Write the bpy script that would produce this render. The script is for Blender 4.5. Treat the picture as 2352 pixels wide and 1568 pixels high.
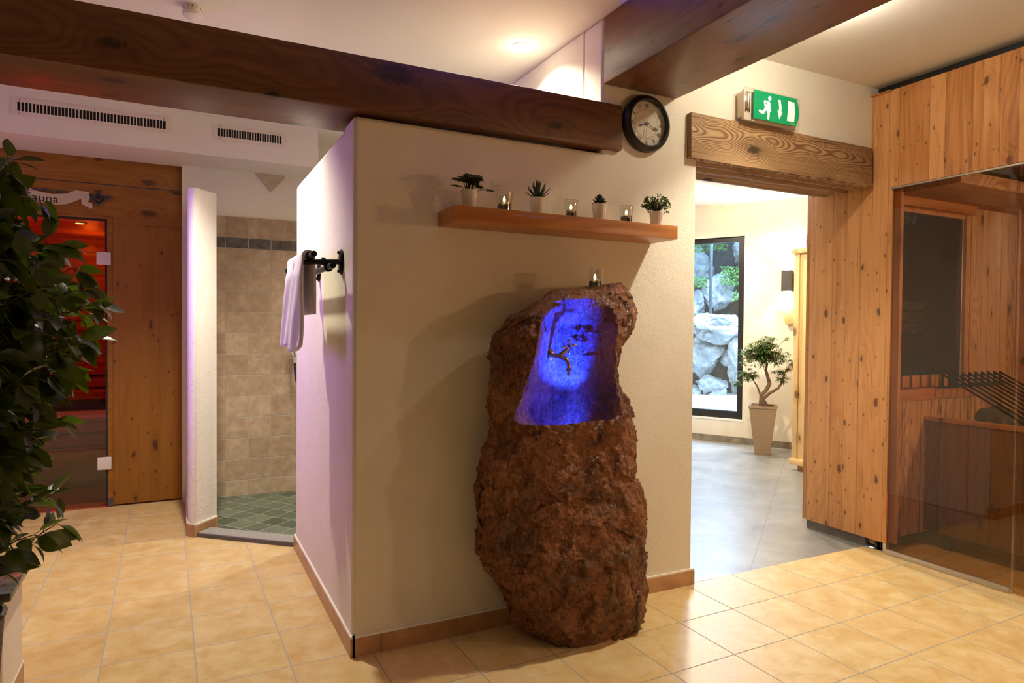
import bpy, bmesh, math, random
from mathutils import Vector, Matrix, noise
for o in list(bpy.data.objects): bpy.data.objects.remove(o)
random.seed(7)
SC = bpy.context.scene; COL = SC.collection
R = math.radians; PI = math.pi

# ------------------------------------------------------------------ camera
cam_d = bpy.data.cameras.new('camera'); cam = bpy.data.objects.new('camera', cam_d); COL.objects.link(cam)
YAW, PITCH, ROLL = R(26.69), R(-1.147), R(0.478)
fw = Vector((math.sin(YAW)*math.cos(PITCH), math.cos(YAW)*math.cos(PITCH), math.sin(PITCH)))
rt = Vector((math.cos(YAW), -math.sin(YAW), 0)); up = rt.cross(fw)
rt2 = rt*math.cos(ROLL)+up*math.sin(ROLL); up2 = up*math.cos(ROLL)-rt*math.sin(ROLL)
m = Matrix((rt2, up2, -fw)).transposed().to_4x4(); m.translation = Vector((0, 0, 1.351)); cam.matrix_world = m
cam_d.sensor_width = 36; cam_d.lens = 1521.2/2352*36; cam_d.clip_start = .05; cam_d.clip_end = 100
SC.camera = cam
# ------------------------------------------------------------------ world and view
SC.view_settings.view_transform = 'Standard'; SC.view_settings.look = 'None'
SC.view_settings.exposure = 0.45; SC.view_settings.gamma = 1; SC.view_settings.use_curve_mapping = False
W = bpy.data.worlds.new('world'); SC.world = W; W.use_nodes = True
bg = W.node_tree.nodes['Background']; bg.inputs[0].default_value = (.32, .58, .95, 1); bg.inputs[1].default_value = 2.5
# ------------------------------------------------------------------ lights (most have a fitting further down)
def light(name, kind, loc, power, color, size=.05, aim=None, angle=130, blend=.6, sy=None, spread=180):
    d = bpy.data.lights.new(name, kind); d.energy = power; d.color = color
    if kind == 'SPOT': d.spot_size = R(angle); d.spot_blend = blend; d.shadow_soft_size = size
    elif kind == 'AREA':
        d.size = size
        d.spread = R(spread)
        if sy: d.shape = 'RECTANGLE'; d.size_y = sy
    else: d.shadow_soft_size = size
    o = bpy.data.objects.new(name, d); COL.objects.link(o); o.location = loc
    if aim is not None: o.rotation_euler = (Vector(aim)-Vector(loc)).to_track_quat('-Z', 'Y').to_euler()
    return o
WARM = (1, .915, .735)
DOWN = [  # x, y, power, angle
    (.12, 3.82, 140, 112), (1.628, 3.163, 75, 140), (2.70, 2.12, 100, 98), (1.25, 4.6, 62, 115),
    (-.6, .2, 7, 140), (1.2, -.9, 9, 140), (3.0, -.3, 22, 140),  # three unseen fill spots behind the camera, added to brighten the room
    (4.0, 4.4, 120, 150), (5.0, 5.6, 150, 150)]
for x, y, p, a in DOWN:
    light('downlight_lamp', 'SPOT', (x, y, 2.825), p, WARM, .035, (x, y, 0), a, .7)
for s_, z0, pw in ((1, 2.045, 60), (-1, 1.78, 32)):
    light('sconce_lamp', 'SPOT', (6.13, 5.30, z0), pw, (1, .82, .58), .03, (6.13, 5.30, z0+s_), 120, .5)
light('purple_lamp', 'AREA', (-1.72, 4.35, 1.55), 6.5, (.45, .18, 1), .1, (.4, 4.1, 1.5), sy=1.0, spread=85)
light('basin_lamp', 'SPOT', (1.535, 2.372, .942), 340, (.004, .024, 1), .012, (1.475, 2.53, 1.37), 56, 1)
light('basin_lamp_spill', 'SPOT', (1.535, 2.372, .942), 14, (.003, .02, 1), .012, (1.46, 2.56, 1.03), 150, 1)
light('sauna_lamp', 'POINT', (-.70, 6.9, 2.0), 3.5, (1, .16, .01), .05)
light('sauna_glow', 'POINT', (-1.0, 6.1, 1.6), 9, (1, .0, .0), .1)
light('cabin_lamp', 'POINT', (4.62, -.20, 1.80), 85, (1, .86, .66), .06)
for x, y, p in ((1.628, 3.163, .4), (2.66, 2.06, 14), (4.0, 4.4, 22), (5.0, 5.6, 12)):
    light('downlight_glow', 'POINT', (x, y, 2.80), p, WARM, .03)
light('purple_soffit_fill', 'POINT', (-1.77, 4.44, 2.14), 1.1, (.42, .16, 1), .04)  # extra point above the fitting, added to tint the soffit
light('daylight', 'AREA', (7.2, 7.0, 3.3), 420, (.45, .66, 1), 1.6, (5.0, 5.4, .3))

# ================================================================== node helpers
def mat(name):
    m_ = bpy.data.materials.new(name); m_.use_nodes = True
    nt = m_.node_tree; return m_, nt, nt.nodes['Principled BSDF']
def setin(nt, node, key, v):
    s = node.inputs[key]
    if isinstance(v, bpy.types.NodeSocket): nt.links.new(v, s)
    elif v is not None:
        if hasattr(s, 'default_value') and isinstance(v, (tuple, list)) and len(v) == 3 and s.type == 'RGBA': v = (*v, 1)
        s.default_value = v
def mth(nt, op, a, b=None, c=None, clamp=False):
    n = nt.nodes.new('ShaderNodeMath'); n.operation = op; n.use_clamp = clamp
    setin(nt, n, 0, a)
    if b is not None: setin(nt, n, 1, b)
    if c is not None: setin(nt, n, 2, c)
    return n.outputs[0]
def comb(nt, x, y, z):
    n = nt.nodes.new('ShaderNodeCombineXYZ'); setin(nt, n, 0, x); setin(nt, n, 1, y); setin(nt, n, 2, z); return n.outputs[0]
def coords(nt):
    t = nt.nodes.new('ShaderNodeTexCoord'); s = nt.nodes.new('ShaderNodeSeparateXYZ')
    nt.links.new(t.outputs['Object'], s.inputs[0]); return t.outputs['Object'], s.outputs
def noi(nt, vec, scale=5, detail=3, rough=.5, dist=0):
    n = nt.nodes.new('ShaderNodeTexNoise'); setin(nt, n, 'Vector', vec); n.inputs['Scale'].default_value = scale
    n.inputs['Detail'].default_value = detail; n.inputs['Roughness'].default_value = rough; n.inputs['Distortion'].default_value = dist
    return n.outputs['Fac']
def mixc(nt, f, a, b, bt='MIX'):
    n = nt.nodes.new('ShaderNodeMix'); n.data_type = 'RGBA'; n.blend_type = bt
    setin(nt, n, 0, f)
    for i, v in ((6, a), (7, b)):
        if isinstance(v, bpy.types.NodeSocket): nt.links.new(v, n.inputs[i])
        else: n.inputs[i].default_value = (*v, 1) if len(v) == 3 else v
    return n.outputs[2]
def ramp(nt, f, stops):
    n = nt.nodes.new('ShaderNodeValToRGB'); setin(nt, n, 0, f); e = n.color_ramp.elements
    while len(e) < len(stops): e.new(.5)
    for q, (p, c) in zip(e, stops): q.position = p; q.color = (*c, 1) if len(c) == 3 else c
    return n.outputs[0]
def sstep(nt, v, a, b):
    n = nt.nodes.new('ShaderNodeMapRange'); n.interpolation_type = 'SMOOTHSTEP'; setin(nt, n, 0, v)
    n.inputs[1].default_value = a; n.inputs[2].default_value = b; n.inputs[3].default_value = 0; n.inputs[4].default_value = 1
    return n.outputs[0]
def bump(nt, bs, h, strength=.3, dist=.01):
    n = nt.nodes.new('ShaderNodeBump'); n.inputs['Strength'].default_value = strength; n.inputs['Distance'].default_value = dist
    nt.links.new(h, n.inputs['Height']); nt.links.new(n.outputs[0], bs.inputs['Normal'])
def simple(name, col, rough=.5, metal=0, var=.0, vs=8, emit=None, es=0, bmp=0, bs_=40):
    m_, nt, b = mat(name); v, _ = coords(nt)
    if var:
        f = noi(nt, v, vs, 4); c2 = tuple(max(0, c*(1-var)) for c in col); c1 = tuple(min(1, c*(1+var)) for c in col)
        setin(nt, b, 'Base Color', ramp(nt, f, [(.3, c2), (.7, c1)]))
    else: setin(nt, b, 'Base Color', col)
    b.inputs['Roughness'].default_value = rough; b.inputs['Metallic'].default_value = metal
    if emit: setin(nt, b, 'Emission Color', emit); b.inputs['Emission Strength'].default_value = es
    if bmp: bump(nt, b, noi(nt, v, bs_, 4), bmp, .004)
    return m_
def wood(name, cols, grain='X', seam=None, w=.15, rings=45, ringf=.5, knots=.5, ks=3.2, rough=.45, tonevar=.25, bmp=.15, off=(0, 0, 0), crack=0, streak=.35, coat=0.0, seamk=.75, kz=1.0, halo=.35, kdark=.28, pins=0, pith=None, pk=850, pa=.03, mid=.4):
    """solid wood: cols = (dark, mid, light); grain = axis along the fibres; seam = axis across boards"""
    m_, nt, b = mat(name); v, s = coords(nt); ax = {'X': 0, 'Y': 1, 'Z': 2}
    g = ax[grain]
    P = [mth(nt, 'ADD', s[i], off[i]) for i in range(3)]
    tone = None; seamline = None; bid = None
    if seam:
        q = mth(nt, 'DIVIDE', P[ax[seam]], w)
        q = mth(nt, 'ADD', q, mth(nt, 'MULTIPLY', mth(nt, 'SINE', mth(nt, 'MULTIPLY', q, 2.4)), .22))   # boards of unequal width
        bid = mth(nt, 'FLOOR', q)
        wn = nt.nodes.new('ShaderNodeTexWhiteNoise'); wn.noise_dimensions = '1D'; nt.links.new(bid, wn.inputs['W']); tone = wn.outputs['Value']
        fr = mth(nt, 'FRACT', q); ed = mth(nt, 'MINIMUM', fr, mth(nt, 'SUBTRACT', 1, fr))
        seamline = mth(nt, 'SUBTRACT', 1, sstep(nt, ed, 0.0, .0045/w))
        P[g] = mth(nt, 'ADD', P[g], mth(nt, 'MULTIPLY', bid, 3.7))
        P[(g+1) % 3] = mth(nt, 'ADD', P[(g+1) % 3], mth(nt, 'MULTIPLY', bid, 1.3))
    def stretch(al, ac):
        return comb(nt, *[mth(nt, 'MULTIPLY', P[i], al if i == g else ac) for i in range(3)])
    # knots
    vo = nt.nodes.new('ShaderNodeTexVoronoi'); vo.voronoi_dimensions = '2D'; vo.inputs['Scale'].default_value = 1; vo.inputs['Randomness'].default_value = 1
    oth = [i for i in range(3) if i != g]
    def flat(al, ac): return comb(nt, mth(nt, 'MULTIPLY', P[g], al), mth(nt, 'MULTIPLY', mth(nt, 'ADD', P[oth[0]], P[oth[1]]), ac), 0)
    nt.links.new(flat(ks*.62, ks*1.3), vo.inputs['Vector'])
    cs = nt.nodes.new('ShaderNodeSeparateColor'); nt.links.new(vo.outputs['Color'], cs.inputs[0])
    sel = mth(nt, 'GREATER_THAN', cs.outputs[0], 1-knots); wob = noi(nt, v, 55, 3, .6)
    size = mth(nt, 'MULTIPLY_ADD', mth(nt, 'POWER', cs.outputs[1], 2.5), .13*kz, .035*kz)
    kd0 = mth(nt, 'DIVIDE', vo.outputs['Distance'], size); kd = mth(nt, 'MULTIPLY', kd0, mth(nt, 'MULTIPLY_ADD', wob, 1.8, .1))
    kmask = mth(nt, 'MULTIPLY', sel, mth(nt, 'SUBTRACT', 1, sstep(nt, kd, .5, 1.15)))
    khalo = mth(nt, 'MULTIPLY', sel, mth(nt, 'SUBTRACT', 1, sstep(nt, kd0, .6, 3.6)))
    if pins:
        vp = nt.nodes.new('ShaderNodeTexVoronoi'); vp.voronoi_dimensions = '2D'; vp.inputs['Scale'].default_value = 1; nt.links.new(flat(pins*.7, pins*1.2), vp.inputs['Vector'])
        c2 = nt.nodes.new('ShaderNodeSeparateColor'); nt.links.new(vp.outputs['Color'], c2.inputs[0])
        pm = mth(nt, 'MULTIPLY', mth(nt, 'GREATER_THAN', c2.outputs[0], .55), mth(nt, 'SUBTRACT', 1, sstep(nt, mth(nt, 'DIVIDE', vp.outputs['Distance'], mth(nt, 'MULTIPLY_ADD', c2.outputs[1], .09, .03)), .5, 1.2)))
        kmask = mth(nt, 'MAXIMUM', kmask, mth(nt, 'MULTIPLY', pm, .8))
    # rings as contour lines of a stretched noise, bent round the knots
    n1 = noi(nt, stretch(.55, 4.2), 1, 2, .45)
    n1 = mth(nt, 'ADD', n1, mth(nt, 'MULTIPLY', khalo, .10))
    if pith:
        pa_, pb_ = (mth(nt, 'SUBTRACT', P[oth[0]], pith[0]), mth(nt, 'SUBTRACT', P[oth[1]], pith[1]))
        rr = mth(nt, 'SQRT', mth(nt, 'ADD', mth(nt, 'MULTIPLY', pa_, pa_), mth(nt, 'MULTIPLY', pb_, pb_)))
        rr = mth(nt, 'ADD', rr, mth(nt, 'MULTIPLY', noi(nt, stretch(1.3, 2.2), 1, 2, .5), pa*2)); rr = mth(nt, 'ADD', rr, mth(nt, 'MULTIPLY', khalo, .014))
        rg = mth(nt, 'SINE', mth(nt, 'MULTIPLY', rr, pk))
    else: rg = mth(nt, 'SINE', mth(nt, 'MULTIPLY', n1, rings*2))
    rg = mth(nt, 'MULTIPLY_ADD', rg, .5, .5); rg = mth(nt, 'POWER', rg, 1.6)
    st = noi(nt, stretch(2.2, 95), 1, 3, .6)
    big = noi(nt, stretch(1.1, 5), 1, 3, .5); md = noi(nt, stretch(.7, 26), 1, 3, .6)
    f = mth(nt, 'ADD', mth(nt, 'MULTIPLY', rg, ringf), mth(nt, 'MULTIPLY', st, streak))
    f = mth(nt, 'ADD', f, mth(nt, 'MULTIPLY', big, .55))
    f = mth(nt, 'ADD', f, mth(nt, 'MULTIPLY_ADD', md, mid, -mid*.5))
    f = mth(nt, 'SUBTRACT', f, .28)
    if tone is not None: f = mth(nt, 'ADD', f, mth(nt, 'MULTIPLY_ADD', tone, tonevar*2, -tonevar))
    c = ramp(nt, f, [(.12, cols[2]), (.5, cols[1]), (.92, cols[0])])
    kc = tuple(x*kdark for x in cols[0])
    c = mixc(nt, mth(nt, 'MULTIPLY', khalo, halo), c, cols[0])
    c = mixc(nt, mth(nt, 'MULTIPLY', kmask, .85), c, kc)
    if crack:
        cr = noi(nt, stretch(1.6, 55), 1, 2, .5, .3); cr = sstep(nt, cr, .66, .72)
        c = mixc(nt, mth(nt, 'MULTIPLY', cr, crack), c, tuple(x*.2 for x in cols[0]))
    if seamline is not None: c = mixc(nt, mth(nt, 'MULTIPLY', seamline, seamk), c, tuple(x*.2 for x in cols[0]))
    setin(nt, b, 'Base Color', c); b.inputs['Roughness'].default_value = rough
    if coat: b.inputs['Coat Weight'].default_value = coat; b.inputs['Coat Roughness'].default_value = .25
    h = mth(nt, 'SUBTRACT', 0, f)
    if seamline is not None: h = mth(nt, 'SUBTRACT', h, mth(nt, 'MULTIPLY', seamline, 2))
    bump(nt, b, h, bmp, .004)
    return m_
def glass(name, tint=(1, 1, 1), gloss=(1, 1, 1), base=.05, rough=0.0, dirt=0):
    """clear pane: lets light straight through with a tint and mirrors by Fresnel"""
    m_, nt, b = mat(name); nt.nodes.remove(b); out = nt.nodes['Material Output']
    t = nt.nodes.new('ShaderNodeBsdfTransparent'); t.inputs[0].default_value = (*tint, 1)
    g = nt.nodes.new('ShaderNodeBsdfGlossy'); g.inputs[0].default_value = (*gloss, 1); g.inputs['Roughness'].default_value = rough
    lw = nt.nodes.new('ShaderNodeLayerWeight'); lw.inputs[0].default_value = .5
    f = mth(nt, 'MULTIPLY_ADD', mth(nt, 'POWER', lw.outputs['Facing'], 5), .8, base, clamp=True)
    mx = nt.nodes.new('ShaderNodeMixShader'); nt.links.new(f, mx.inputs[0]); nt.links.new(t.outputs[0], mx.inputs[1]); nt.links.new(g.outputs[0], mx.inputs[2])
    nt.links.new(mx.outputs[0], out.inputs[0]); return m_
def plaster(name, col, bmp=.35, scale=1.0, var=.05, patch=None):
    m_, nt, b = mat(name); v, s = coords(nt)
    big = noi(nt, v, 2.2*scale, 4, .6); c = ramp(nt, big, [(.3, tuple(x*(1-var) for x in col)), (.7, tuple(min(1, x*(1+var*.6)) for x in col))])
    if patch: c = mixc(nt, sstep(nt, noi(nt, v, 1.4, 5, .65, .6), .50, .62), c, patch)
    setin(nt, b, 'Base Color', c); b.inputs['Roughness'].default_value = .85
    f = noi(nt, v, 95*scale, 4, .55); g = noi(nt, v, 26*scale, 3, .5)
    sel = sstep(nt, noi(nt, v, 3.1*scale, 2), .45, .62)
    h = mth(nt, 'ADD', mth(nt, 'MULTIPLY', f, mth(nt, 'MULTIPLY_ADD', sel, .8, .2)), mth(nt, 'MULTIPLY', g, .5))
    h = mth(nt, 'ADD', h, mth(nt, 'MULTIPLY', sstep(nt, f, .62, .74), .7))
    bump(nt, b, h, bmp, .006); return m_
def grid_mask(nt, a, b_, gw):
    fa = mth(nt, 'FRACT', a); fb = mth(nt, 'FRACT', b_)
    ea = mth(nt, 'MINIMUM', fa, mth(nt, 'SUBTRACT', 1, fa)); eb = mth(nt, 'MINIMUM', fb, mth(nt, 'SUBTRACT', 1, fb))
    return mth(nt, 'SUBTRACT', 1, sstep(nt, mth(nt, 'MINIMUM', ea, eb), gw*.55, gw))
def cellrand(nt, a, b_):
    wn = nt.nodes.new('ShaderNodeTexWhiteNoise'); wn.noise_dimensions = '2D'
    nt.links.new(comb(nt, mth(nt, 'FLOOR', a), mth(nt, 'FLOOR', b_), 0), wn.inputs['Vector']); return wn.outputs['Value']

def floor_tile_mat():
    m_, nt, b = mat('floor_tiles'); v, s = coords(nt); a = R(.905); T = .335
    x = mth(nt, 'DIVIDE', s[0], T); y = mth(nt, 'DIVIDE', s[1], T)
    fx = mth(nt, 'ADD', mth(nt, 'ADD', mth(nt, 'MULTIPLY', x, math.cos(a)), mth(nt, 'MULTIPLY', y, math.sin(a))), -6.2626)
    fy = mth(nt, 'ADD', mth(nt, 'ADD', mth(nt, 'MULTIPLY', x, -math.sin(a)), mth(nt, 'MULTIPLY', y, math.cos(a))), -7.9337)
    isl = mth(nt, 'LESS_THAN', s[0], .622)
    fx = mth(nt, 'SUBTRACT', fx, mth(nt, 'MULTIPLY', isl, .046)); fy = mth(nt, 'SUBTRACT', fy, mth(nt, 'MULTIPLY', isl, .1586))
    fx = mth(nt, 'ADD', fx, 40); fy = mth(nt, 'ADD', fy, 40)
    gm = grid_mask(nt, fx, fy, .010); rnd = cellrand(nt, fx, fy)
    off = comb(nt, mth(nt, 'MULTIPLY', rnd, 7), mth(nt, 'MULTIPLY', rnd, 13), 0)
    va = nt.nodes.new('ShaderNodeVectorMath'); va.operation = 'ADD'; nt.links.new(v, va.inputs[0]); nt.links.new(off, va.inputs[1]); pv = va.outputs[0]
    n = noi(nt, pv, 9, 7, .66, .5)
    c = ramp(nt, n, [(.28, (.60, .385, .145)), (.5, (.72, .53, .245)), (.72, (.80, .67, .40))])
    c = mixc(nt, mth(nt, 'MULTIPLY', rnd, .30), c, (.64, .38, .15))
    vein = mth(nt, 'ABSOLUTE', mth(nt, 'SUBTRACT', noi(nt, pv, 4, 6, .7, 1.2), .5)); vein = mth(nt, 'SUBTRACT', 1, sstep(nt, vein, 0, .006))
    vein = mth(nt, 'MULTIPLY', vein, sstep(nt, noi(nt, pv, 3, 2), .52, .6))
    c = mixc(nt, mth(nt, 'MULTIPLY', vein, .3), c, (.30, .16, .06))
    c = mixc(nt, gm, c, mixc(nt, isl, (.36, .33, .28), (.43, .405, .365))); setin(nt, b, 'Base Color', c)  # left field grout is lighter: its lamp light is put into the colour
    setin(nt, b, 'Roughness', mth(nt, 'ADD', mth(nt, 'MULTIPLY_ADD', n, .2, .30), mth(nt, 'MULTIPLY', gm, .5)))
    b.inputs['Specular IOR Level'].default_value = .4
    bump(nt, b, mth(nt, 'SUBTRACT', mth(nt, 'MULTIPLY', n, .15), gm), .35, .0025); return m_
def gray_floor_mat():
    m_, nt, b = mat('slate_floor'); v, s = coords(nt)
    n = noi(nt, v, 2.3, 7, .65, .5); n2 = noi(nt, v, 14, 5, .7)
    c = ramp(nt, n, [(.3, (.20, .19, .18)), (.55, (.29, .28, .26)), (.75, (.38, .36, .33))])
    c = mixc(nt, mth(nt, 'MULTIPLY', sstep(nt, n2, .5, .75), .4), c, (.44, .42, .38))
    ca, sa = math.cos(R(38)), math.sin(R(38))
    fx = mth(nt, 'ADD', mth(nt, 'MULTIPLY', s[0], ca/.9), mth(nt, 'MULTIPLY', s[1], sa/.9)); fy = mth(nt, 'ADD', mth(nt, 'MULTIPLY', s[0], -sa/.9), mth(nt, 'MULTIPLY', s[1], ca/.9))
    gm = grid_mask(nt, mth(nt, 'ADD', fx, 30.2), mth(nt, 'ADD', fy, 30.6), .0035); c = mixc(nt, mth(nt, 'MULTIPLY', gm, .6), c, (.13, .12, .11))
    setin(nt, b, 'Base Color', c); setin(nt, b, 'Roughness', mth(nt, 'MULTIPLY_ADD', n2, .25, .22)); bump(nt, b, n2, .12, .003); return m_
def wall_tile_mat():
    m_, nt, b = mat('shower_wall_tiles'); v, s = coords(nt)
    fx = mth(nt, 'DIVIDE', mth(nt, 'SUBTRACT', s[0], .328-1.7), .1695)
    z = s[2]; fz = mth(nt, 'DIVIDE', mth(nt, 'SUBTRACT', z, .127-.1668), .1668)
    fz = mth(nt, 'MULTIPLY', fz, 1)
    band = mth(nt, 'MULTIPLY', mth(nt, 'GREATER_THAN', z, 1.961), mth(nt, 'LESS_THAN', z, 2.048))
    above = mth(nt, 'GREATER_THAN', z, 2.0)
    fz = mth(nt, 'ADD', mth(nt, 'MULTIPLY', fz, mth(nt, 'SUBTRACT', 1, above)), mth(nt, 'MULTIPLY', above, mth(nt, 'ADD', 20, mth(nt, 'DIVIDE', mth(nt, 'SUBTRACT', z, 2.048), .1668))))
    gm = grid_mask(nt, fx, fz, .024); rnd = cellrand(nt, fx, fz)
    n = noi(nt, v, 14, 5, .6, .5)
    f = mth(nt, 'ADD', mth(nt, 'MULTIPLY', n, .82), mth(nt, 'MULTIPLY', rnd, .18))
    c = ramp(nt, f, [(.3, (.30, .205, .135)), (.5, (.39, .28, .19)), (.7, (.49, .37, .265))])
    dk = ramp(nt, noi(nt, v, 22, 5, .7), [(.35, (.045, .042, .04)), (.65, (.15, .125, .10))])
    c = mixc(nt, band, c, dk); c = mixc(nt, gm, c, (.36, .31, .26)); setin(nt, b, 'Base Color', c)
    b.inputs['Roughness'].default_value = .45; bump(nt, b, mth(nt, 'SUBTRACT', mth(nt, 'MULTIPLY', n, .3), gm), .45, .003); return m_
def shower_floor_mat():
    m_, nt, b = mat('shower_floor_tiles'); v, s = coords(nt); a = R(38); k = 1/.152
    fx = mth(nt, 'ADD', mth(nt, 'ADD', mth(nt, 'MULTIPLY', s[0], math.cos(a)*k), mth(nt, 'MULTIPLY', s[1], math.sin(a)*k)), 30)
    fy = mth(nt, 'ADD', mth(nt, 'ADD', mth(nt, 'MULTIPLY', s[0], -math.sin(a)*k), mth(nt, 'MULTIPLY', s[1], math.cos(a)*k)), 30)
    gm = grid_mask(nt, fx, fy, .022); rnd = cellrand(nt, fx, fy); n = noi(nt, v, 16, 5, .65, .6)
    f = mth(nt, 'ADD', mth(nt, 'MULTIPLY', n, .6), mth(nt, 'MULTIPLY', rnd, .4))
    c = ramp(nt, f, [(.3, (.045, .07, .052)), (.55, (.085, .12, .088)), (.75, (.15, .18, .13))])
    c = mixc(nt, gm, c, (.36, .37, .28)); setin(nt, b, 'Base Color', c); b.inputs['Roughness'].default_value = .3
    bump(nt, b, mth(nt, 'SUBTRACT', mth(nt, 'MULTIPLY', n, .4), gm), .4, .003); return m_
def base_tile_mat():
    m_, nt, b = mat('skirting_tiles'); v, s = coords(nt)
    n = noi(nt, v, 9, 5, .6, .3); c = ramp(nt, n, [(.3, (.38, .19, .085)), (.7, (.54, .31, .15))])
    for i, o in ((0, .079), (1, .16)):
        fr = mth(nt, 'FRACT', mth(nt, 'DIVIDE', mth(nt, 'ADD', s[i], 3.35-o), .335)); ed = mth(nt, 'MINIMUM', fr, mth(nt, 'SUBTRACT', 1, fr))
        c = mixc(nt, mth(nt, 'SUBTRACT', 1, sstep(nt, ed, .004, .009)), c, (.12, .10, .08))
    setin(nt, b, 'Base Color', c); b.inputs['Roughness'].default_value = .35; return m_
def boulder_mat():
    m_, nt, b = mat('red_brown_rock'); v, s = coords(nt)
    mp = nt.nodes.new('ShaderNodeMapping'); mp.inputs['Rotation'].default_value = (0, R(28), 0); mp.inputs['Scale'].default_value = (1.35, 1.2, .62); nt.links.new(v, mp.inputs[0])
    n1 = noi(nt, v, 4, 6, .65, .6); n2 = noi(nt, mp.outputs[0], 44, 7, .74, 1.0); n3 = noi(nt, v, 12, 5, .65, 1.0)
    f = mth(nt, 'ADD', mth(nt, 'MULTIPLY', n1, .45), mth(nt, 'MULTIPLY', n2, .55))
    c = ramp(nt, f, [(.34, (.028, .009, .004)), (.43, (.15, .047, .012)), (.51, (.30, .098, .025)), (.59, (.46, .19, .072)), (.68, (.72, .46, .30))])
    c = mixc(nt, mth(nt, 'MULTIPLY', sstep(nt, n3, .52, .72), .55), c, (.34, .10, .016))
    c = mixc(nt, mth(nt, 'MULTIPLY', sstep(nt, noi(nt, v, 5.5, 4, .6), .5, .66), .5), c, (.085, .04, .018))
    setin(nt, b, 'Base Color', c); setin(nt, b, 'Roughness', mth(nt, 'MULTIPLY_ADD', n2, .3, .14))
    b.inputs['Specular IOR Level'].default_value = .75
    h = mth(nt, 'ADD', mth(nt, 'MULTIPLY', n2, .6), mth(nt, 'MULTIPLY', noi(nt, v, 90, 3, .6, .5), .35)); bump(nt, b, h, 1.0, .024); return m_
def garden_rock_mat():
    m_, nt, b = mat('limestone_boulder'); v, s = coords(nt); n = noi(nt, v, 3, 7, .65, .8)
    c = ramp(nt, n, [(.32, (.16, .17, .18)), (.5, (.42, .43, .43)), (.66, (.72, .71, .68))]); setin(nt, b, 'Base Color', c); b.inputs['Roughness'].default_value = .85
    bump(nt, b, noi(nt, v, 11, 6, .7), .6, .03); return m_
def leaf_mat(name, lo, hi, rough=.38, trans=.35):
    m_, nt, b = mat(name); v, s = coords(nt)
    g = nt.nodes.new('ShaderNodeNewGeometry')
    c = ramp(nt, g.outputs['Random Per Island'], [(0, lo), (.75, tuple(a*.75+d*.25 for a, d in zip(lo, hi))), (1, hi)])
    setin(nt, b, 'Base Color', c); b.inputs['Roughness'].default_value = rough
    t = nt.nodes.new('ShaderNodeBsdfTranslucent'); nt.links.new(mixc(nt, .6, c, (.35, .5, .02)), t.inputs[0])
    mx = nt.nodes.new('ShaderNodeMixShader'); mx.inputs[0].default_value = trans
    nt.links.new(b.outputs[0], mx.inputs[1]); nt.links.new(t.outputs[0], mx.inputs[2]); nt.links.new(mx.outputs[0], nt.nodes['Material Output'].inputs[0]); return m_
def wicker_mat(name, a_, b__, k=90):
    m_, nt, b = mat(name); v, s = coords(nt)
    w1 = mth(nt, 'SINE', mth(nt, 'MULTIPLY', s[2], k*4)); w2 = mth(nt, 'SINE', mth(nt, 'MULTIPLY', mth(nt, 'ADD', s[0], s[1]), k*2.2))
    f = mth(nt, 'MULTIPLY_ADD', mth(nt, 'MULTIPLY', w1, w2), .5, .5)
    setin(nt, b, 'Base Color', ramp(nt, f, [(.2, a_), (.8, b__)])); b.inputs['Roughness'].default_value = .6; bump(nt, b, f, .6, .004); return m_

M = {}
M['floor'] = floor_tile_mat(); M['slate'] = gray_floor_mat(); M['walltile'] = wall_tile_mat(); M['showerfloor'] = shower_floor_mat()
M['base'] = base_tile_mat(); M['boulder'] = boulder_mat(); M['grock'] = garden_rock_mat()
M['plaster'] = plaster('cream_plaster', (.77, .715, .59), .36); M['smooth'] = plaster('smooth_plaster', (.80, .755, .68), .08, 1, .02)
M['ceil'] = plaster('ceiling_paint', (.80, .76, .69), .03, 1, .015); M['lime'] = plaster('limewash_plaster', (.78, .68, .54), .10, .6, .05, (.75, .63, .47))
M['column'] = plaster('rough_white_plaster', (.84, .80, .73), .6, .8, .03)
M['beam'] = wood('stained_beam_wood_x', ((.045, .014, .004), (.105, .036, .010), (.17, .065, .018)), 'X', rings=60, ringf=.26, knots=.95, ks=3.4, kz=1.3, pith=(.05, .12), pk=700, pa=.06, rough=.5, coat=.1, streak=.5)
M['beamy'] = wood('stained_beam_wood_y', ((.055, .017, .007), (.14, .050, .020), (.21, .085, .036)), 'Y', rings=60, ringf=.16, knots=.9, ks=4.6, kz=1.1, pins=7, rough=.42, coat=.1, bmp=.08, streak=.5)
M['lintel'] = wood('weathered_lintel_wood', ((.075, .030, .010), (.27, .145, .062), (.48, .31, .155)), 'X', pith=(-.12, .16), pk=1350, pa=.07, ringf=.50, knots=.6, ks=3.0, kz=1.3, rough=.6, bmp=.6, crack=.7, streak=.4, mid=.35)
M['saunaH'] = wood('sauna_pine_horizontal', ((.13, .043, .004), (.25, .092, .009), (.34, .14, .018)), 'X', rings=50, ringf=.2, knots=.5, ks=3.6, kz=.75, halo=.15, kdark=.5, rough=.5)
M['saunaV'] = wood('sauna_pine_vertical', ((.13, .045, .004), (.25, .096, .010), (.34, .14, .018)), 'Z', seam='X', w=.09, rings=50, ringf=.14, knots=.45, ks=6.0, kz=1.1, halo=.2, kdark=.45, pins=10, rough=.5, tonevar=.07, bmp=.05, seamk=.15)
M['larchZ'] = wood('old_larch_boards', ((.20, .065, .018), (.50, .205, .062), (.66, .32, .118)), 'Z', seam='Y', w=.125, rings=60, ringf=.15, mid=.75, knots=.6, ks=6.5, kz=.85, halo=.12, kdark=.5, seamk=.4, pins=13, rough=.45, tonevar=.17, crack=.45, streak=.55)
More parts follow.
